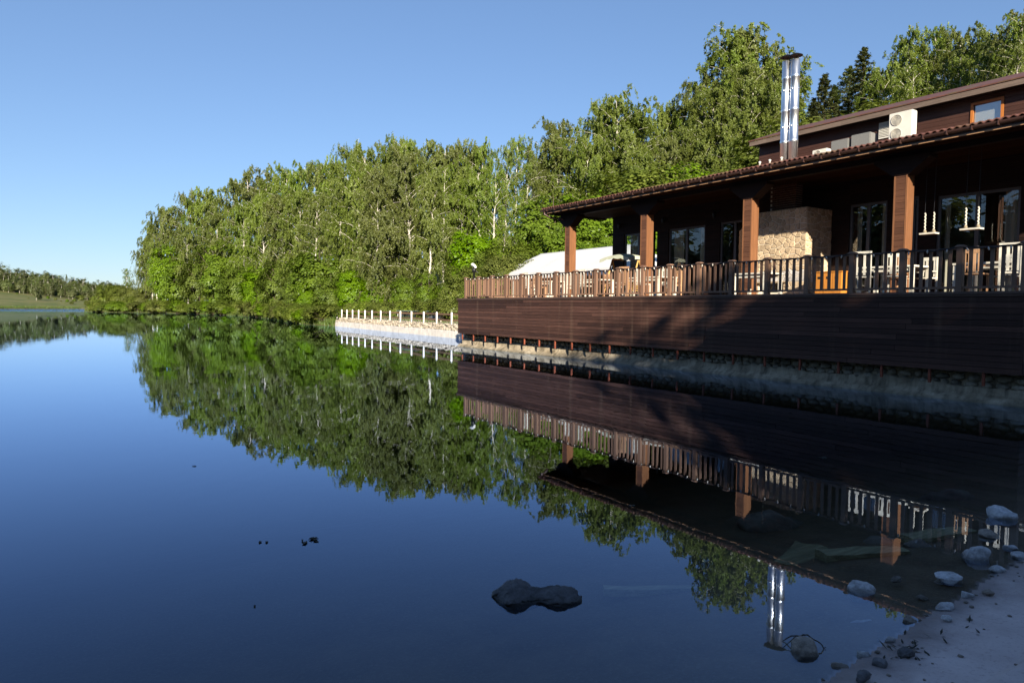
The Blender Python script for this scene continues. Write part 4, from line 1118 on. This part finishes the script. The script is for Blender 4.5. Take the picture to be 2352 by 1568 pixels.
def spruce_kit(seed, H, W, mat='spruce_leaf', droop=.35, nb=150, lpb=60, leaf=.26, low=.08, power=.9):
    rng = np.random.RandomState(seed); mb = MB(); C = []; Nn = []
    mb.tube([(0, 0, 0), (.05, 0, H * .5), (0, 0, H)], [H * .014, H * .008, .015], 7)
    for k in range(nb):
        t = low + (1 - low) * (k + rng.rand()) / nb; L = W * .5 * ((1 - t) ** power) * rng.uniform(.65, 1.12) + .12
        az = k * 2.39996 + rng.uniform(-.4, .4); o = np.array([math.cos(az), math.sin(az), 0]); p = np.array([-o[1], o[0], 0])
        q = rng.rand(lpb) ** .7; sw = rng.normal(0, .22, lpb) * (1 - q * .5) * L * .55
        z = H * t + L * (.18 * q - droop * q ** 2 + .18 * (q > .85)) - np.abs(sw) * .3 + rng.normal(0, .08, lpb) - .12 * rng.rand(lpb)
        C.append(np.outer(q * L, o) + np.outer(sw, p) + np.outer(z, [0, 0, 1])); Nn.append(rng.normal(0, .7, (lpb, 3)) + np.array([0, 0, .8]))
        mb.tube([(0, 0, H * t), tuple(o * L + np.array([0, 0, H * t - L * droop * .7]))], [.03, .008], 4, False)
    tm = mb.mesh('conifer_trunk', True); tm.materials.append(MATS['brown_bark'])
    return tm, leaf_mesh('conifer_crown', np.vstack(C), np.vstack(Nn), leaf, mat, rng, .3), H

BIRCH = [birch_kit(1, 18, 3.6), birch_kit(2, 20, 4.4, 46), birch_kit(3, 16, 3.2, 38), birch_kit(4, 19, 4.8, 50, 18, 44, .20, 1.35),
         birch_kit(5, 17, 3.9, 44, 18, 44, .20, 1.2, .10), birch_kit(8, 20, 3.4, 40, 15, 40, .19, .9, .28)]
THIN = [birch_kit(6, 18, 2.4, 34, 12, 30, .18, .8, .28), birch_kit(7, 20, 2.9, 36, 12, 32, .18, .9, .32)]
MAPLE = [broad_kit(21, 9, 6.5, 300), broad_kit(22, 8, 6.0, 270), broad_kit(23, 10, 6.5, 310)]
WILLOW = [broad_kit(24, 6, 6.0, 300, 60, .17, 'willow_leaf', .02, 'brown_bark', .8, .55, 3), broad_kit(25, 5, 5.0, 260, 60, .17, 'willow_leaf', .02, 'brown_bark', .8, .5, 3)]
BUSH = [broad_kit(26, 2.4, 3.0, 120, 46, .15, 'maple_leaf', .03, 'brown_bark', .7, .36, 3), broad_kit(27, 2.2, 3.2, 120, 46, .14, 'willow_leaf', .03, 'brown_bark', .8, .36, 3)]
HEDGE = [broad_kit(28, 1.4, 2.2, 110, 44, .10, 'hedge_leaf', .03, 'brown_bark', .8, .24, 3), broad_kit(29, 1.3, 2.0, 110, 44, .10, 'hedge_leaf', .03, 'brown_bark', .8, .24, 3)]
SPRUCE = [spruce_kit(31, 18, 6.5), spruce_kit(32, 16, 5.5)]
PINE = [spruce_kit(33, 17, 7.5, 'pine_leaf', .05, 120, 80, .30, .30, .55)]
FARB = [broad_kit(41, 12, 6.5, 90, 26, .55, 'far_leaf', .10, 'birch_bark', .8, 1.1), broad_kit(42, 11, 5.5, 80, 26, .5, 'far_leaf', .12, 'birch_bark', .8, 1.0), broad_kit(43, 13, 5.5, 90, 26, .5, 'far_leaf', .14, 'birch_bark', .8, 1.0)]
FARS = [spruce_kit(44, 14, 5, 'pine_leaf', .3, 60, 26, .5)]
DENSE = [broad_kit(51, 12, 9, 300, 40, .5, 'maple_leaf', .02, 'brown_bark', .8, 1.2), broad_kit(52, 12, 8, 300, 40, .5, 'maple_leaf', .02, 'brown_bark', .8, 1.2)]

TREES = []   # (object, image x, kind word, zone)
def put_tree(kit, x, y, top, zone, word, cat='tree', wide=1.0, sink=.08, rz=None):
    g = gz(x, y) - sink; tm, cm, H = kit; s = (top - g) / H
    r = empty(word.replace(' ', '_'), (x, y, g), None, cat); r.rotation_euler = (0, 0, R.uniform(0, 6.28) if rz is None else rz); r.scale = (s * wide, s * wide, s)
    for nm_, me in (('trunk', tm), ('crown', cm)):
        o = bpy.data.objects.new(nm_, me); COL.objects.link(o); o.parent = r
    v = np.array([x, y, g]) - _O; px = CX + FPX * (v @ _R) / (v @ _fw) if v @ _fw > 0 else -9999
    TREES.append((r, px, word, zone, v @ _fw)); return r
def T_(kits, px, ytop, D, zone, word, wide=1.0, cat='tree'):
    P = atD(px, 700, D); zt = float(atD(px, ytop, D)[2])
    return put_tree(kits[R.randrange(len(kits))], float(P[0]), float(P[1]), zt, zone, word, cat, wide)

# wood on the lake bank: skyline points and inner rows (image x, image y of the top, distance)
T_(THIN, 291, 619, 205, 'tip', 'birch_tree', 1.1)
for px, yt, D in [(334, 556, 172), (352, 520, 170), (378, 490, 166), (408, 483, 168), (436, 462, 164), (470, 452, 158), (505, 440, 156), (540, 428, 152), (572, 410, 150), (600, 402, 146),
                  (640, 405, 140), (668, 398, 132), (700, 388, 128), (735, 392, 120), (770, 384, 114), (805, 362, 110), (838, 360, 104), (872, 352, 100), (905, 343, 96), (930, 352, 98),
                  (958, 336, 92), (990, 345, 90), (1020, 348, 92), (1050, 350, 90), (1082, 350, 86), (1108, 355, 84)]:
    T_(BIRCH, px, yt, D, 'back', 'birch_tree', R.uniform(.95, 1.15))
for px, yt, D in [(365, 560, 160), (430, 530, 150), (500, 500, 142), (560, 475, 132), (610, 470, 120), (650, 460, 112), (690, 450, 100), (725, 455, 92), (765, 430, 88), (800, 420, 84),
                  (835, 400, 80), (868, 420, 72), (905, 380, 76), (950, 372, 74), (985, 420, 68), (1020, 385, 74), (1060, 400, 76), (1095, 400, 72)]:
    T_(BIRCH, px, yt, D, 'front', 'birch_tree', R.uniform(1.0, 1.25))
for px, yt, D in [(1155, 345, 74), (1178, 328, 78), (1205, 342, 80), (1222, 380, 86), (1150, 400, 90), (1128, 395, 70)]:
    T_(THIN, px, yt, D, 'gap', 'birch_tree', 1.05)
for px, yt, D in [(1272, 335, 88), (1292, 300, 86), (1262, 380, 92), (1325, 325, 90), (1360, 268, 84), (1400, 246, 82), (1445, 258, 84), (1475, 300, 88), (1510, 268, 94), (1540, 290, 96),
                  (1575, 240, 92), (1610, 190, 90), (1650, 150, 88), (1690, 110, 90), (1718, 90, 88), (1755, 140, 92), (1785, 190, 94), (1430, 330, 78), (1380, 350, 80), (1520, 340, 80), (1590, 300, 80), (1660, 270, 80), (1720, 200, 80), (1770, 240, 82), (1555, 300, 84), (1625, 230, 82), (1690, 180, 84), (1745, 190, 88), (1470, 360, 74), (1345, 340, 78)]:
    T_(BIRCH, px, yt, D, 'hill', 'birch_tree', R.uniform(1.2, 1.55))
for px, yt, D, k in [(1878, 180, 82, SPRUCE), (1902, 205, 88, SPRUCE), (1855, 235, 86, SPRUCE), (1965, 120, 86, SPRUCE), (1935, 165, 92, PINE), (1995, 170, 80, PINE), (1860, 260, 78, SPRUCE)]:
    T_(k, px, yt, D, 'conifer', 'spruce_tree', 1.9 if k is SPRUCE else 1.3)
for px, yt, D in [(2045, 100, 80), (2075, 85, 78), (2112, 88, 80), (2150, 110, 82), (2185, 92, 76), (2222, 110, 78), (2262, 80, 70), (2300, 60, 66), (2335, 55, 64), (2375, 60, 64), (2030, 170, 76), (2100, 160, 72), (2180, 150, 72), (2250, 140, 68), (2320, 120, 62), (2420, 80, 66), (2130, 130, 84), (2290, 100, 72), (2060, 130, 84)]:
    T_(THIN + BIRCH[:2] + BIRCH[5:], px, yt, D, 'ridge', 'birch_tree', 1.15)
for px, yt, D, w in [(1268, 432, 64, 1.0), (1312, 428, 66, 1.1), (1362, 440, 64, 1.1), (1405, 455, 65, 1.0), (1290, 505, 61, 1.0), (1345, 520, 61, 1.1), (1395, 530, 60, 1.0), (1250, 560, 62, .9), (1475, 440, 62, 1.1), (1540, 545, 58, 1.0), (1500, 540, 57, 1.1)]:
    T_(MAPLE, px, yt, D, 'court', 'maple_tree', w)
for px, yt, D in [(1490, 395, 66), (1545, 380, 66), (1600, 385, 64), (1660, 380, 62), (1700, 385, 64), (1440, 420, 68), (1890, 275, 58), (1950, 262, 56), (1840, 290, 60), (2010, 250, 56), (2080, 240, 54)]:
    T_(WILLOW + MAPLE[:1], px, yt, D, 'slope', 'maple_tree', 1.3)
for px, yt, D, w in [(392, 556, 158, 1.0), (425, 590, 152, 1.1), (462, 575, 146, 1.1), (510, 548, 140, 1.2), (548, 590, 130, 1.1), (590, 600, 118, 1.2), (640, 585, 104, 1.1), (690, 610, 92, 1.2), (735, 560, 84, 1.2), (600, 640, 110, 1.1), (700, 645, 82, 1.1), (760, 620, 76, 1.1), (1090, 510, 66, .9), (1125, 560, 64, .9), (1050, 620, 62, 1.0), (980, 620, 66, .9), (930, 625, 68, .9), (860, 630, 72, 1.0), (810, 610, 74, 1.0)]:
    T_(MAPLE, px, yt, D, 'bank', 'maple_tree', w)
for px, yt, D in [(1170, 560, 60), (1140, 590, 56), (1200, 580, 58), (1062, 612, 50), (1090, 640, 48), (1222, 600, 58)]:
    T_(WILLOW, px, yt, D, 'bank', 'willow_bush', 1.0)
for px, yt, D in [(250, 655, 190), (275, 660, 186), (305, 650, 180), (330, 668, 172), (232, 668, 192), (300, 680, 176), (360, 680, 164), (212, 690, 190), (262, 690, 182)]:
    T_(WILLOW, px, yt, D, 'tip', 'willow_bush', 1.2)
rs = random.Random(14)
for k in range(5, 12):
    a, b = LAKE[k], LAKE[k + 1]; L_s = float(np.hypot(*(b - a))); nrm = np.array([b[1] - a[1], a[0] - b[0]]) / L_s; t = rs.uniform(0, 1.5)
    while t < L_s:
        p = a + (b - a) * t / L_s + nrm * rs.uniform(.3, 1.1); put_tree(BUSH[rs.randrange(2)], float(p[0]), float(p[1]), rs.uniform(1.3, 2.9), 'waterside', 'waterside_shrub', 'shrub', rs.uniform(1.3, 1.8)); t += rs.uniform(2.4, 3.6)
for px, yt, D in [(838, 690, 64), (862, 695, 62), (885, 692, 61), (925, 688, 60), (948, 692, 58), (978, 690, 55), (1000, 686, 53), (1028, 690, 50), (1046, 686, 48), (815, 695, 66)]:
    T_(HEDGE, px, yt, D, 'hedge', 'hedge_bush', 1.2, 'bush')
# far hillside across the lake
rf = random.Random(8)
def far_top(px): return np.interp(px, [-60, 0, 60, 130, 200, 260, 320], [596, 604, 619, 629, 641, 649, 655])
for row, (D, dy) in enumerate(((345, 0), (330, 9), (318, 17), (306, 25))):
    px = -70 + row * 5
    while px < 300:
        T_(FARB * 3 + FARS, px, far_top(px) + dy + rf.uniform(-5, 5), D + rf.uniform(-6, 6), 'far', 'birch_tree', rf.uniform(1.0, 1.5)); px += rf.uniform(8, 13)
for px, yt, D in [(84, 655, 262), (92, 663, 264), (30, 690, 258), (52, 688, 262), (140, 690, 268), (155, 688, 266), (172, 686, 270), (150, 695, 260), (120, 698, 258), (8, 698, 256), (110, 680, 285), (200, 690, 262), (185, 678, 290), (215, 682, 280), (20, 676, 290), (40, 672, 296), (66, 684, 272), (75, 694, 258), (96, 694, 256), (128, 684, 280), (165, 692, 258), (5, 684, 276), (46, 697, 252), (22, 699, 250)]:
    T_(FARB if yt < 670 else BUSH, px, yt, D, 'meadow', 'birch_tree' if yt < 670 else 'meadow_bush', 1.0, 'tree' if yt < 670 else 'bush')
# trees on the left shore (out of frame, mirrored in the glass doors)
for i in range(34):
    y = 14 + i * 6.4; put_tree(FARB[i % 3], -99 + 7 * math.sin(i * 1.7), y, 26 + 4 * math.sin(i * 2.3), 'left shore', 'birch_tree', 'tree', 1.5)
# trees behind the photographer, whose shade lies over the near shore
for x, y, top, w in [(-26, -20, 15.0, 1.2), (-19, -21, 15.2, 1.1), (-13, -20, 15.5, 1.1), (-8, -21, 15.6, 1.1), (-3.4, -20, 15.7, 1.0), (1.0, -20, 15.2, 1.0), (5.0, -20.5, 13.6, 1.0), (9.5, -20, 12.0, 1.1), (14, -20, 10.6, 1.1), (19, -20, 9.4, 1.1),
                     (-16, -26, 15, 1.3), (-6, -26.5, 15, 1.2), (2.5, -26, 14.0, 1.2), (7, -15.5, 9.6, 1.0), (12, -15, 8.4, 1.0), (0, -15, 12.2, 1.0), (-6, -15, 13.2, 1.1)]:
    put_tree(DENSE[int(abs(x)) % 2], x, y, top, 'behind', 'maple_tree', 'tree', w, .08, abs(x) * 1.3)
_o = 'first second third fourth fifth sixth seventh eighth ninth tenth eleventh twelfth thirteenth fourteenth fifteenth sixteenth seventeenth eighteenth nineteenth'.split()
ORD = _o + [w if k == 0 else t_ + '-' + _o[k - 1] for t_, w in (('twenty', 'twentieth'), ('thirty', 'thirtieth'), ('forty', 'fortieth'), ('fifty', 'fiftieth'), ('sixty', 'sixtieth')) for k in range(10)]
ZL = {'back': ('tall birch on the skyline of the lakeside wood, %s from the left', 'skyline birches of the lakeside wood'),
      'front': ('drooping birch inside the lakeside wood, %s from the left', 'front birches of the lakeside wood'),
      'gap': ('slender white-stemmed birch left of the maples by the tent, %s from the left', 'slender birches beside the maples'),
      'hill': ('tall birch on the hill left of the steel flues, %s from the left', 'birches on the hill'),
      'conifer': ('dark spruce right of the steel flues, %s from the left', 'spruces behind the house'),
      'ridge': ('thin birch behind the upper roof, %s from the left', 'birches behind the upper roof'),
      'court': ('bright green maple behind the white tent, %s from the left', 'maples behind the tent'),
      'slope': ('light green leafy tree just above the verandah roof line, %s from the left', 'leafy trees above the roof line')}
CNT = {}
for r, px, word, zone, dz in sorted(TREES, key=lambda t: t[1]):
    k = (zone, word); CNT[k] = CNT.get(k, 0) + 1; n = ORD[min(CNT[k], 69) - 1]
    if zone in ZL: r['label'] = ZL[zone][0] % n; r['group'] = ZL[zone][1]
    elif zone == 'tip' and word == 'birch_tree': r['label'] = 'lone slim birch standing apart left of the lakeside wood'
    elif zone == 'tip': r['label'] = 'low willow bush on the point left of the wood, %s from the left' % n; r['group'] = 'willows on the point'
    elif zone == 'bank' and word == 'maple_tree': r['label'] = 'bright green maple under the birches on the lake bank, %s from the left' % n; r['group'] = 'maples on the lake bank'
    elif zone == 'bank': r['label'] = 'light green bush between wood and terrace, %s from the left' % n; r['group'] = 'bushes beside the terrace'
    elif zone == 'waterside': r['label'] = 'low shrub overhanging the water below the wood, %s from the left' % n; r['group'] = 'shrubs along the waterline'
    elif zone == 'hedge': r['label'] = 'yellow green clipped hedge bush behind the white fence, %s from the left' % n; r['group'] = 'hedge behind the fence'
    elif zone == 'far': r['label'] = 'small distant tree in the wood on the far hillside'; r['group'] = 'trees on the far hillside'
    elif zone == 'meadow' and word == 'birch_tree': r['label'] = 'small tree on the far meadow shore, %s from the left' % n; r['group'] = 'trees on the far meadow'
    elif zone == 'meadow': r['label'] = 'low bush at the foot of the far meadow, %s from the left' % n; r['group'] = 'bushes on the far meadow'
    elif zone == 'left shore': r['label'] = 'tree on the left shore outside the picture'; r['group'] = 'trees on the left shore'
    else: r['label'] = 'tree behind the photographer outside the picture'; r['group'] = 'trees behind the photographer'

# grasses along the waterline
def grass():
    rng = np.random.RandomState(3); C = []
    segs = [(LAKE[i], LAKE[i + 1], w) for i, w in ((5, 5.0), (6, 3.5), (7, 2.5), (8, 2.0), (9, 2.0), (10, 2.0), (11, 1.5), (12, 1.0), (15, 1.0), (16, 1.0))]
    V = []; F = []; T = []
    for a, b, den in segs:
        L = np.hypot(*(b - a)); n = int(L * den * 55); t = rng.rand(n); nrm = np.array([b[1] - a[1], a[0] - b[0]]) / L
        off = rng.uniform(-.25, 1.0, n) + np.abs(rng.normal(0, 1.2, n)); P = a + np.outer(t, b - a) + np.outer(off, nrm)
        C.append(P)
    P = np.vstack(C)
    rngp = rng.rand(2200, 2) * np.array([5, 26]) + np.array([21.4, 37]); P = np.vstack([P, rngp])
    z = ground_z(P[:, 0], P[:, 1]); n = len(P); h = rng.uniform(.25, .75, n) * np.where(P[:, 0] > 0, 1, 1); h[-2200:] = rng.uniform(.1, .35, 2200)
    az = rng.rand(n) * 6.283; w = .03 + .02 * (np.hypot(P[:, 0], P[:, 1]) > 90); le = rng.normal(0, .25, (n, 2)) * h[:, None]
    z = np.maximum(z, -.1) - .03
    A = np.stack([P[:, 0] + np.cos(az) * w, P[:, 1] + np.sin(az) * w, z], 1); B = np.stack([P[:, 0] - np.cos(az) * w, P[:, 1] - np.sin(az) * w, z], 1)
    D = np.stack([P[:, 0] + le[:, 0], P[:, 1] + le[:, 1], z + h], 1)
    V = np.stack([A, B, D], 1).reshape(-1, 3); me = bpy.data.meshes.new('bank_grass'); me.from_pydata(V.tolist(), [], np.arange(3 * n).reshape(-1, 3).tolist()); me.update()
    at = me.attributes.new('tint', 'FLOAT', 'POINT'); at.data.foreach_set('value', np.repeat(rng.rand(n), 3).astype(np.float32))
    o = obj('bank_grass', me, 'grass_blade'); tag(o, 'tall green grass growing along the lake bank', 'grass', None, 'stuff')
grass()

# ------------------------------------------------------------------ rocks, beams and litter in the shallows
def rock_mesh(seed, sub=4, rough=.5, flat=1.0):
    bm = bmesh.new(); bmesh.ops.create_icosphere(bm, subdivisions=sub, radius=.5); rr = np.random.RandomState(seed)
    dirs = rr.normal(size=(7, 3)); dirs /= np.linalg.norm(dirs, axis=1, keepdims=True); cut = rr.uniform(.22, .42, 7); off = rr.rand(3) * 50
    for v in bm.verts:
        c = np.array(v.co)
        for d, k in zip(dirs, cut):
            s = c @ d
            if s > k: c = c - d * (s - k) * .85
        f3 = lambda q, o: float(fbm(np.array(c[0] * q + o), np.array(c[1] * q + off[1]), 3) + fbm(np.array(c[1] * q + o), np.array(c[2] * q + off[2]), 3) + fbm(np.array(c[2] * q + o), np.array(c[0] * q + off[0]), 3))
        c = c * (1 + rough * (.55 * f3(3, off[0]) + .28 * f3(9, off[1])))
        v.co = Vector(c)
    me = bpy.data.meshes.new('rock'); bm.to_mesh(me); bm.free(); me.polygons.foreach_set('use_smooth', [True] * len(me.polygons)); return me
RK = 0
def rock(px, py, wpx, hpx, label, mat='shore_rock', z=0.0, flat=.55, deep=.75, rz=None, grp='rocks at the water edge', up=.5, nm='rock'):
    """px,py: image centre of the visible rock; wpx: visible width"""
    global RK; RK += 1
    P = onZ(px, py + hpx * .25, z); D = (P - _O) @ _fw; w = wpx / FPX * D
    h = max(.03, hpx / FPX * D * 1.05)
    o = obj(nm, rock_mesh(RK * 7 + 1), mat, None, (P[0] + .1 * w, P[1] + .1 * w, z + h * (up - .5)), (R.uniform(-.12, .12), R.uniform(-.12, .12), -YAW + (R.uniform(-.4, .4) if rz is None else rz)), (w * 1.06, w * deep, h * 1.6))
    return tag(o, label, 'rock', grp)
rock(1978, 1348, 62, 36, 'smooth pale rounded rock standing out of the dark roof reflection')
rock(2303, 1182, 80, 32, 'long angular grey rock at the right edge nearest the terrace')
rock(2281, 1228, 58, 18, 'low purple grey rock between two bigger rocks near the right edge', 'brown_rock')
rock(2245, 1272, 70, 36, 'largest rounded grey rock close to the right shore')
rock(2182, 1328, 74, 20, 'flat pointed pale rock just off the sandy shore')
rock(2322, 1258, 30, 9, 'small thin grey stone near the right picture edge')
rock(2340, 1276, 46, 12, 'flat grey stone cut by the right picture edge')
rock(2290, 1306, 36, 12, 'small flat stone lying on the wet shoreline at right', z=.01)
rock(2222, 1366, 32, 17, 'small round pale stone on the shoreline', z=.01)
rock(2177, 1394, 46, 17, 'smooth oval pale stone on the shoreline', z=.01)
rock(2088, 1421, 44, 17, 'brownish rounded stone at the shoreline beside the reflected roof corner', 'brown_rock', z=.0)
rock(2175, 1419, 26, 10, 'tiny pale stone on the sand beside the oval stone', z=.03)
rock(2271, 1357, 25, 10, 'tiny light stone on the sand right of the round stone', 'brown_rock', z=.04)
rock(1846, 1488, 82, 32, 'wet two-toned rock with a bent twig across it', 'brown_rock')
rock(2047, 1469, 28, 14, 'small dark pointed stone on the shoreline mud', 'shore_rock', z=.01)
rock(2082, 1494, 40, 18, 'dark angular stone on the sand below the shoreline', 'dark_rock', z=.04)
rock(1982, 1503, 36, 12, 'low grey stone awash at the shoreline', 'shore_rock')
rock(2024, 1524, 42, 16, 'dark grey lumpy stone on the wet sand', 'dark_rock', z=.02)
rock(1929, 1528, 34, 13, 'small mauve stone at the water edge near the bottom', 'brown_rock')
rock(1984, 1553, 40, 18, 'dark stone on the sand at the bottom edge', 'dark_rock', z=.04)
rock(2060, 1330, 26, 8, 'small reddish stone in the shallows off the shore', 'brown_rock', z=-.02)
rock(2120, 1372, 26, 9, 'small brown stone in the shallows between shore and pale rocks', 'brown_rock', z=-.02)
for i, (px, py, w_, h_, z_, mt, lab) in enumerate([(1980, 1441, 76, 34, -.10, 'shore_rock', 'broad pale flat rock just under the water near the shore'), (1780, 1232, 170, 80, -.45, 'bed_rock', 'big dark boulder lying under water in the roof reflection'),
        (760, 1530, 190, 70, -.55, 'bed_rock', 'big blurred boulder under water at the bottom edge'), (1240, 1535, 62, 40, -.35, 'bed_rock', 'dim sunken stone at the bottom centre'), (1520, 1540, 140, 50, -.30, 'bed_rock', 'broad sunken rock at the bottom right of centre'),
        (1690, 1345, 60, 30, -.3, 'bed_rock', 'sunken stone left of the reflected steel flues'), (2020, 1262, 120, 40, -.25, 'bed_rock', 'brown sunken rock behind the sunken beam'), (1900, 1335, 110, 45, -.32, 'bed_rock', 'dark sunken rock between the beams and the pale rounded rock'),
        (2110, 1250, 60, 18, -.1, 'brown_rock', 'small sunken stone right of the sunken beam end'), (1680, 1540, 60, 26, -.2, 'bed_rock', 'sunken stone near the bottom edge below the flue reflection'), (2160, 1165, 190, 60, -.35, 'bed_rock', 'long sunken ledge of rock below the railing reflection'), (1440, 1395, 70, 24, -.4, 'bed_rock', 'sunken stone right of the double rock')]):
    rock(px, py, w_, h_, lab, mt, z_, grp='rocks under the water')
# small pebbles strewn on the sand
rp = random.Random(2); pm = [rock_mesh(900 + i, 1) for i in range(4)]
pb = MB()
for i in range(170):
    x = rp.uniform(2.2, 9.5); y = 2.05 - abs(rp.gauss(0, .32)) + (x - 3) * .05
    s = rp.uniform(.006, .022) * (1.6 if rp.random() < .1 else 1); me = pm[i % 4]; mt = Matrix.Translation((x, y, gz(x, y) + s * .2)) @ Matrix.Rotation(rp.uniform(0, 6), 4, 'Z') @ Matrix.Diagonal((s * 2.2, s * 1.7, s * 1.2, 1))
    pb.add([tuple(v.co) for v in me.vertices], [tuple(p.vertices) for p in me.polygons], mt)
tag(pb.obj('pebbles', 'brown_rock', None, True), 'tiny pebbles strewn along the sandy shoreline', 'pebbles', None, 'stuff')
# the double rock
def double_rock():
    c = onZ(1236, 1378, 0); D = (c - _O) @ _fw; L = 204 / FPX * D
    bm = bmesh.new(); bmesh.ops.create_icosphere(bm, subdivisions=5, radius=.5)
    for v in bm.verts:
        x, y, z = v.co; u = x * 2
        k = .20 + .80 * (math.exp(-((u + .52) / .40) ** 2) * 1.06 + math.exp(-((u - .55) / .42) ** 2) * .80)
        kz = .22 + .78 * (math.exp(-((u + .50) / .40) ** 2) * .74 + math.exp(-((u - .55) / .44) ** 2) * .50)
        e = math.sqrt(max(1e-6, 1 - u * u)); e2 = max(e, .001) ** .35 / max(e, .02)
        n = float(fbm(np.array(x * 7 + 3), np.array(y * 7 + z * 5), 5)); n2 = float(fbm(np.array(x * 22 + 3), np.array(y * 22 + z * 17), 3))
        v.co = Vector((x * L * 1.02 + n * .03, y * e2 * k * .30 + n * .05, z * e2 * kz * .255 + n * .05 + n2 * .028))
    me = bpy.data.meshes.new('rock'); bm.to_mesh(me); bm.free(); me.polygons.foreach_set('use_smooth', [True] * len(me.polygons))
    o = obj('rock', me, 'dark_rock', None, (c[0] + .02, c[1] + .05, -.005), (0, 0, -YAW - .10)); tag(o, 'dark double-lobed rock rising from the open water in front', 'rock', 'rocks at the water edge')
double_rock()
# sunken beams
def beam(p, q, w, h, z, label, rollx=0.0):
    a = Vector(onZ(*p, z)); b = Vector(onZ(*q, z)); d = b - a
    bm = bmesh.new(); bmesh.ops.create_cube(bm, size=1); bmesh.ops.subdivide_edges(bm, edges=bm.edges[:], cuts=5, use_grid_fill=True)
    for v in bm.verts:
        v.co = Vector((v.co.x * d.length, v.co.y * w, v.co.z * h)); n = float(fbm(np.array(v.co.x * 6), np.array(v.co.y * 9 + v.co.z * 5), 3)); v.co += Vector((n * .03, n * .03, n * .03))
    me = bpy.data.meshes.new('beam'); bm.to_mesh(me); bm.free()
    o = obj('sunken_beam', me, 'old_beam', None, tuple((a + b) / 2 - Vector((0, 0, h / 2))), (rollx, 0, math.atan2(d.y, d.x))); tag(o, label, 'beam', 'old beams under the water')
beam((1885, 1268), (2075, 1258), .16, .09, -.08, 'long mossy beam lying under water across the column reflection')
beam((1822, 1300), (1868, 1250), .30, .16, -.16, 'short wide mossy slab lean under water left of the long beam')
beam((2080, 1232), (2225, 1212), .17, .08, -.07, 'mossy beam under water near the right rocks')
beam((1385, 1350), (1600, 1348), .07, .05, -.18, 'pale thin plank under water right of the double rock')
# twig, leaves, floating bits
P = Vector(onZ(1850, 1478, .02)); tw = MB()
a = Vector(onZ(1800, 1470, .005)); b = Vector(onZ(1895, 1487, .005)); md = P + Vector((0, 0, .045))
arc = [a + (b - a) * (q / 14) + Vector((0, 0, .055 * math.sin(math.pi * min(1, max(0, (q - 1) / 12))) ** .8 + .004 * math.sin(q * 2.3))) + Vector((0, .015, 0)) * math.sin(q * .9) for q in range(-1, 16)]
tw.tube(arc, [.002 + .0025 * math.sin(math.pi * q / 16) for q in range(17)], 6)
tw.tube([arc[5], Vector(onZ(1797, 1488, .003))], [.003, .0015], 5)
tag(tw.obj('twig', 'twig', None, True), 'bent wet twig lying across the two-toned rock', 'twig')
LEAFM = None
def float_leaf(px, py, s, n, label):
    P = Vector(onZ(px, py, .0)); m = MB(); rr = random.Random(int(px))
    for k in range(n):
        o = Vector((rr.uniform(-.09, .09), rr.uniform(-.06, .06), 0)) * (s / .05); an = rr.uniform(0, 6.28); l = s * rr.uniform(.6, 1.2)
        d = Vector((math.cos(an), math.sin(an), 0)); e = Vector((-d.y, d.x, 0)); c = P + o
        pts = [c - d * l, c - d * l * .3 + e * l * .4, c + d * l * .6 + e * l * .3, c + d * l, c + d * l * .5 - e * l * .35, c - d * l * .4 - e * l * .3]
        zz = [.004, .007, .009, .004, .01, .006]; k0 = len(m.v)
        m.v += [(p.x, p.y, z + .001 * k) for p, z in zip(pts, zz)] + [(p.x, p.y, z - .004 + .001 * k) for p, z in zip(pts, zz)]
        m.f.append(tuple(range(k0, k0 + 6))); m.f.append(tuple(reversed(range(k0 + 6, k0 + 12))))
        for q in range(6): m.f.append((k0 + q, k0 + 6 + q, k0 + 6 + (q + 1) % 6, k0 + (q + 1) % 6))
    tag(m.obj('floating_leaves', 'leaf_litter'), label, 'leaves', 'leaves floating on the lake')
float_leaf(714, 1242, .035, 7, 'dark clump of leaves floating on open water left of centre')
float_leaf(606, 1244, .022, 3, 'few small leaves floating left of the dark leaf clump')
float_leaf(583, 1391, .012, 2, 'pale bit of leaf floating in the lower left water')
float_leaf(445, 1070, .022, 1, 'single speck of leaf floating far out on the water')
float_leaf(1450, 1160, .03, 2, 'leaf bits floating beside the reflected roof corner')
float_leaf(1895, 1052, .03, 6, 'pale bits floating in the terrace reflection')
# weeds on the shoreline
wd = MB(); rw = random.Random(6)
for cx_, cy_, n in ((2085, 1470, 26), (2065, 1490, 14), (2120, 1500, 6), (2160, 1452, 5), (2230, 1440, 4)):
    P = onZ(cx_, cy_, .05)
    for k in range(n):
        x, y = P[0] + rw.gauss(0, .05), P[1] + rw.gauss(0, .03); z = gz(x, y); an = rw.uniform(0, 6.28); l = rw.uniform(.02, .06)
        t = Vector((x + math.cos(an) * l, y + math.sin(an) * l, z + l * rw.uniform(.2, .7))); k0 = len(wd.v); e = Vector((-math.sin(an), math.cos(an), 0)) * .007
        b_ = Vector((x, y, z - .003)); m_ = b_.lerp(t, .5)
        wd.v += [tuple(b_), tuple(m_ + e), tuple(t), tuple(m_ - e)]; wd.f.append((k0, k0 + 1, k0 + 2, k0 + 3))
o = wd.obj('shore_weed', 'leaf_litter'); tag(o, 'small dark weeds growing on the shoreline mud', 'weeds', None, 'stuff')

# every labelled top-level object that is no part of the setting is a thing
for o in list(COL.objects):
    if o.parent is None and 'label' in o and 'kind' not in o: o['kind'] = 'thing'
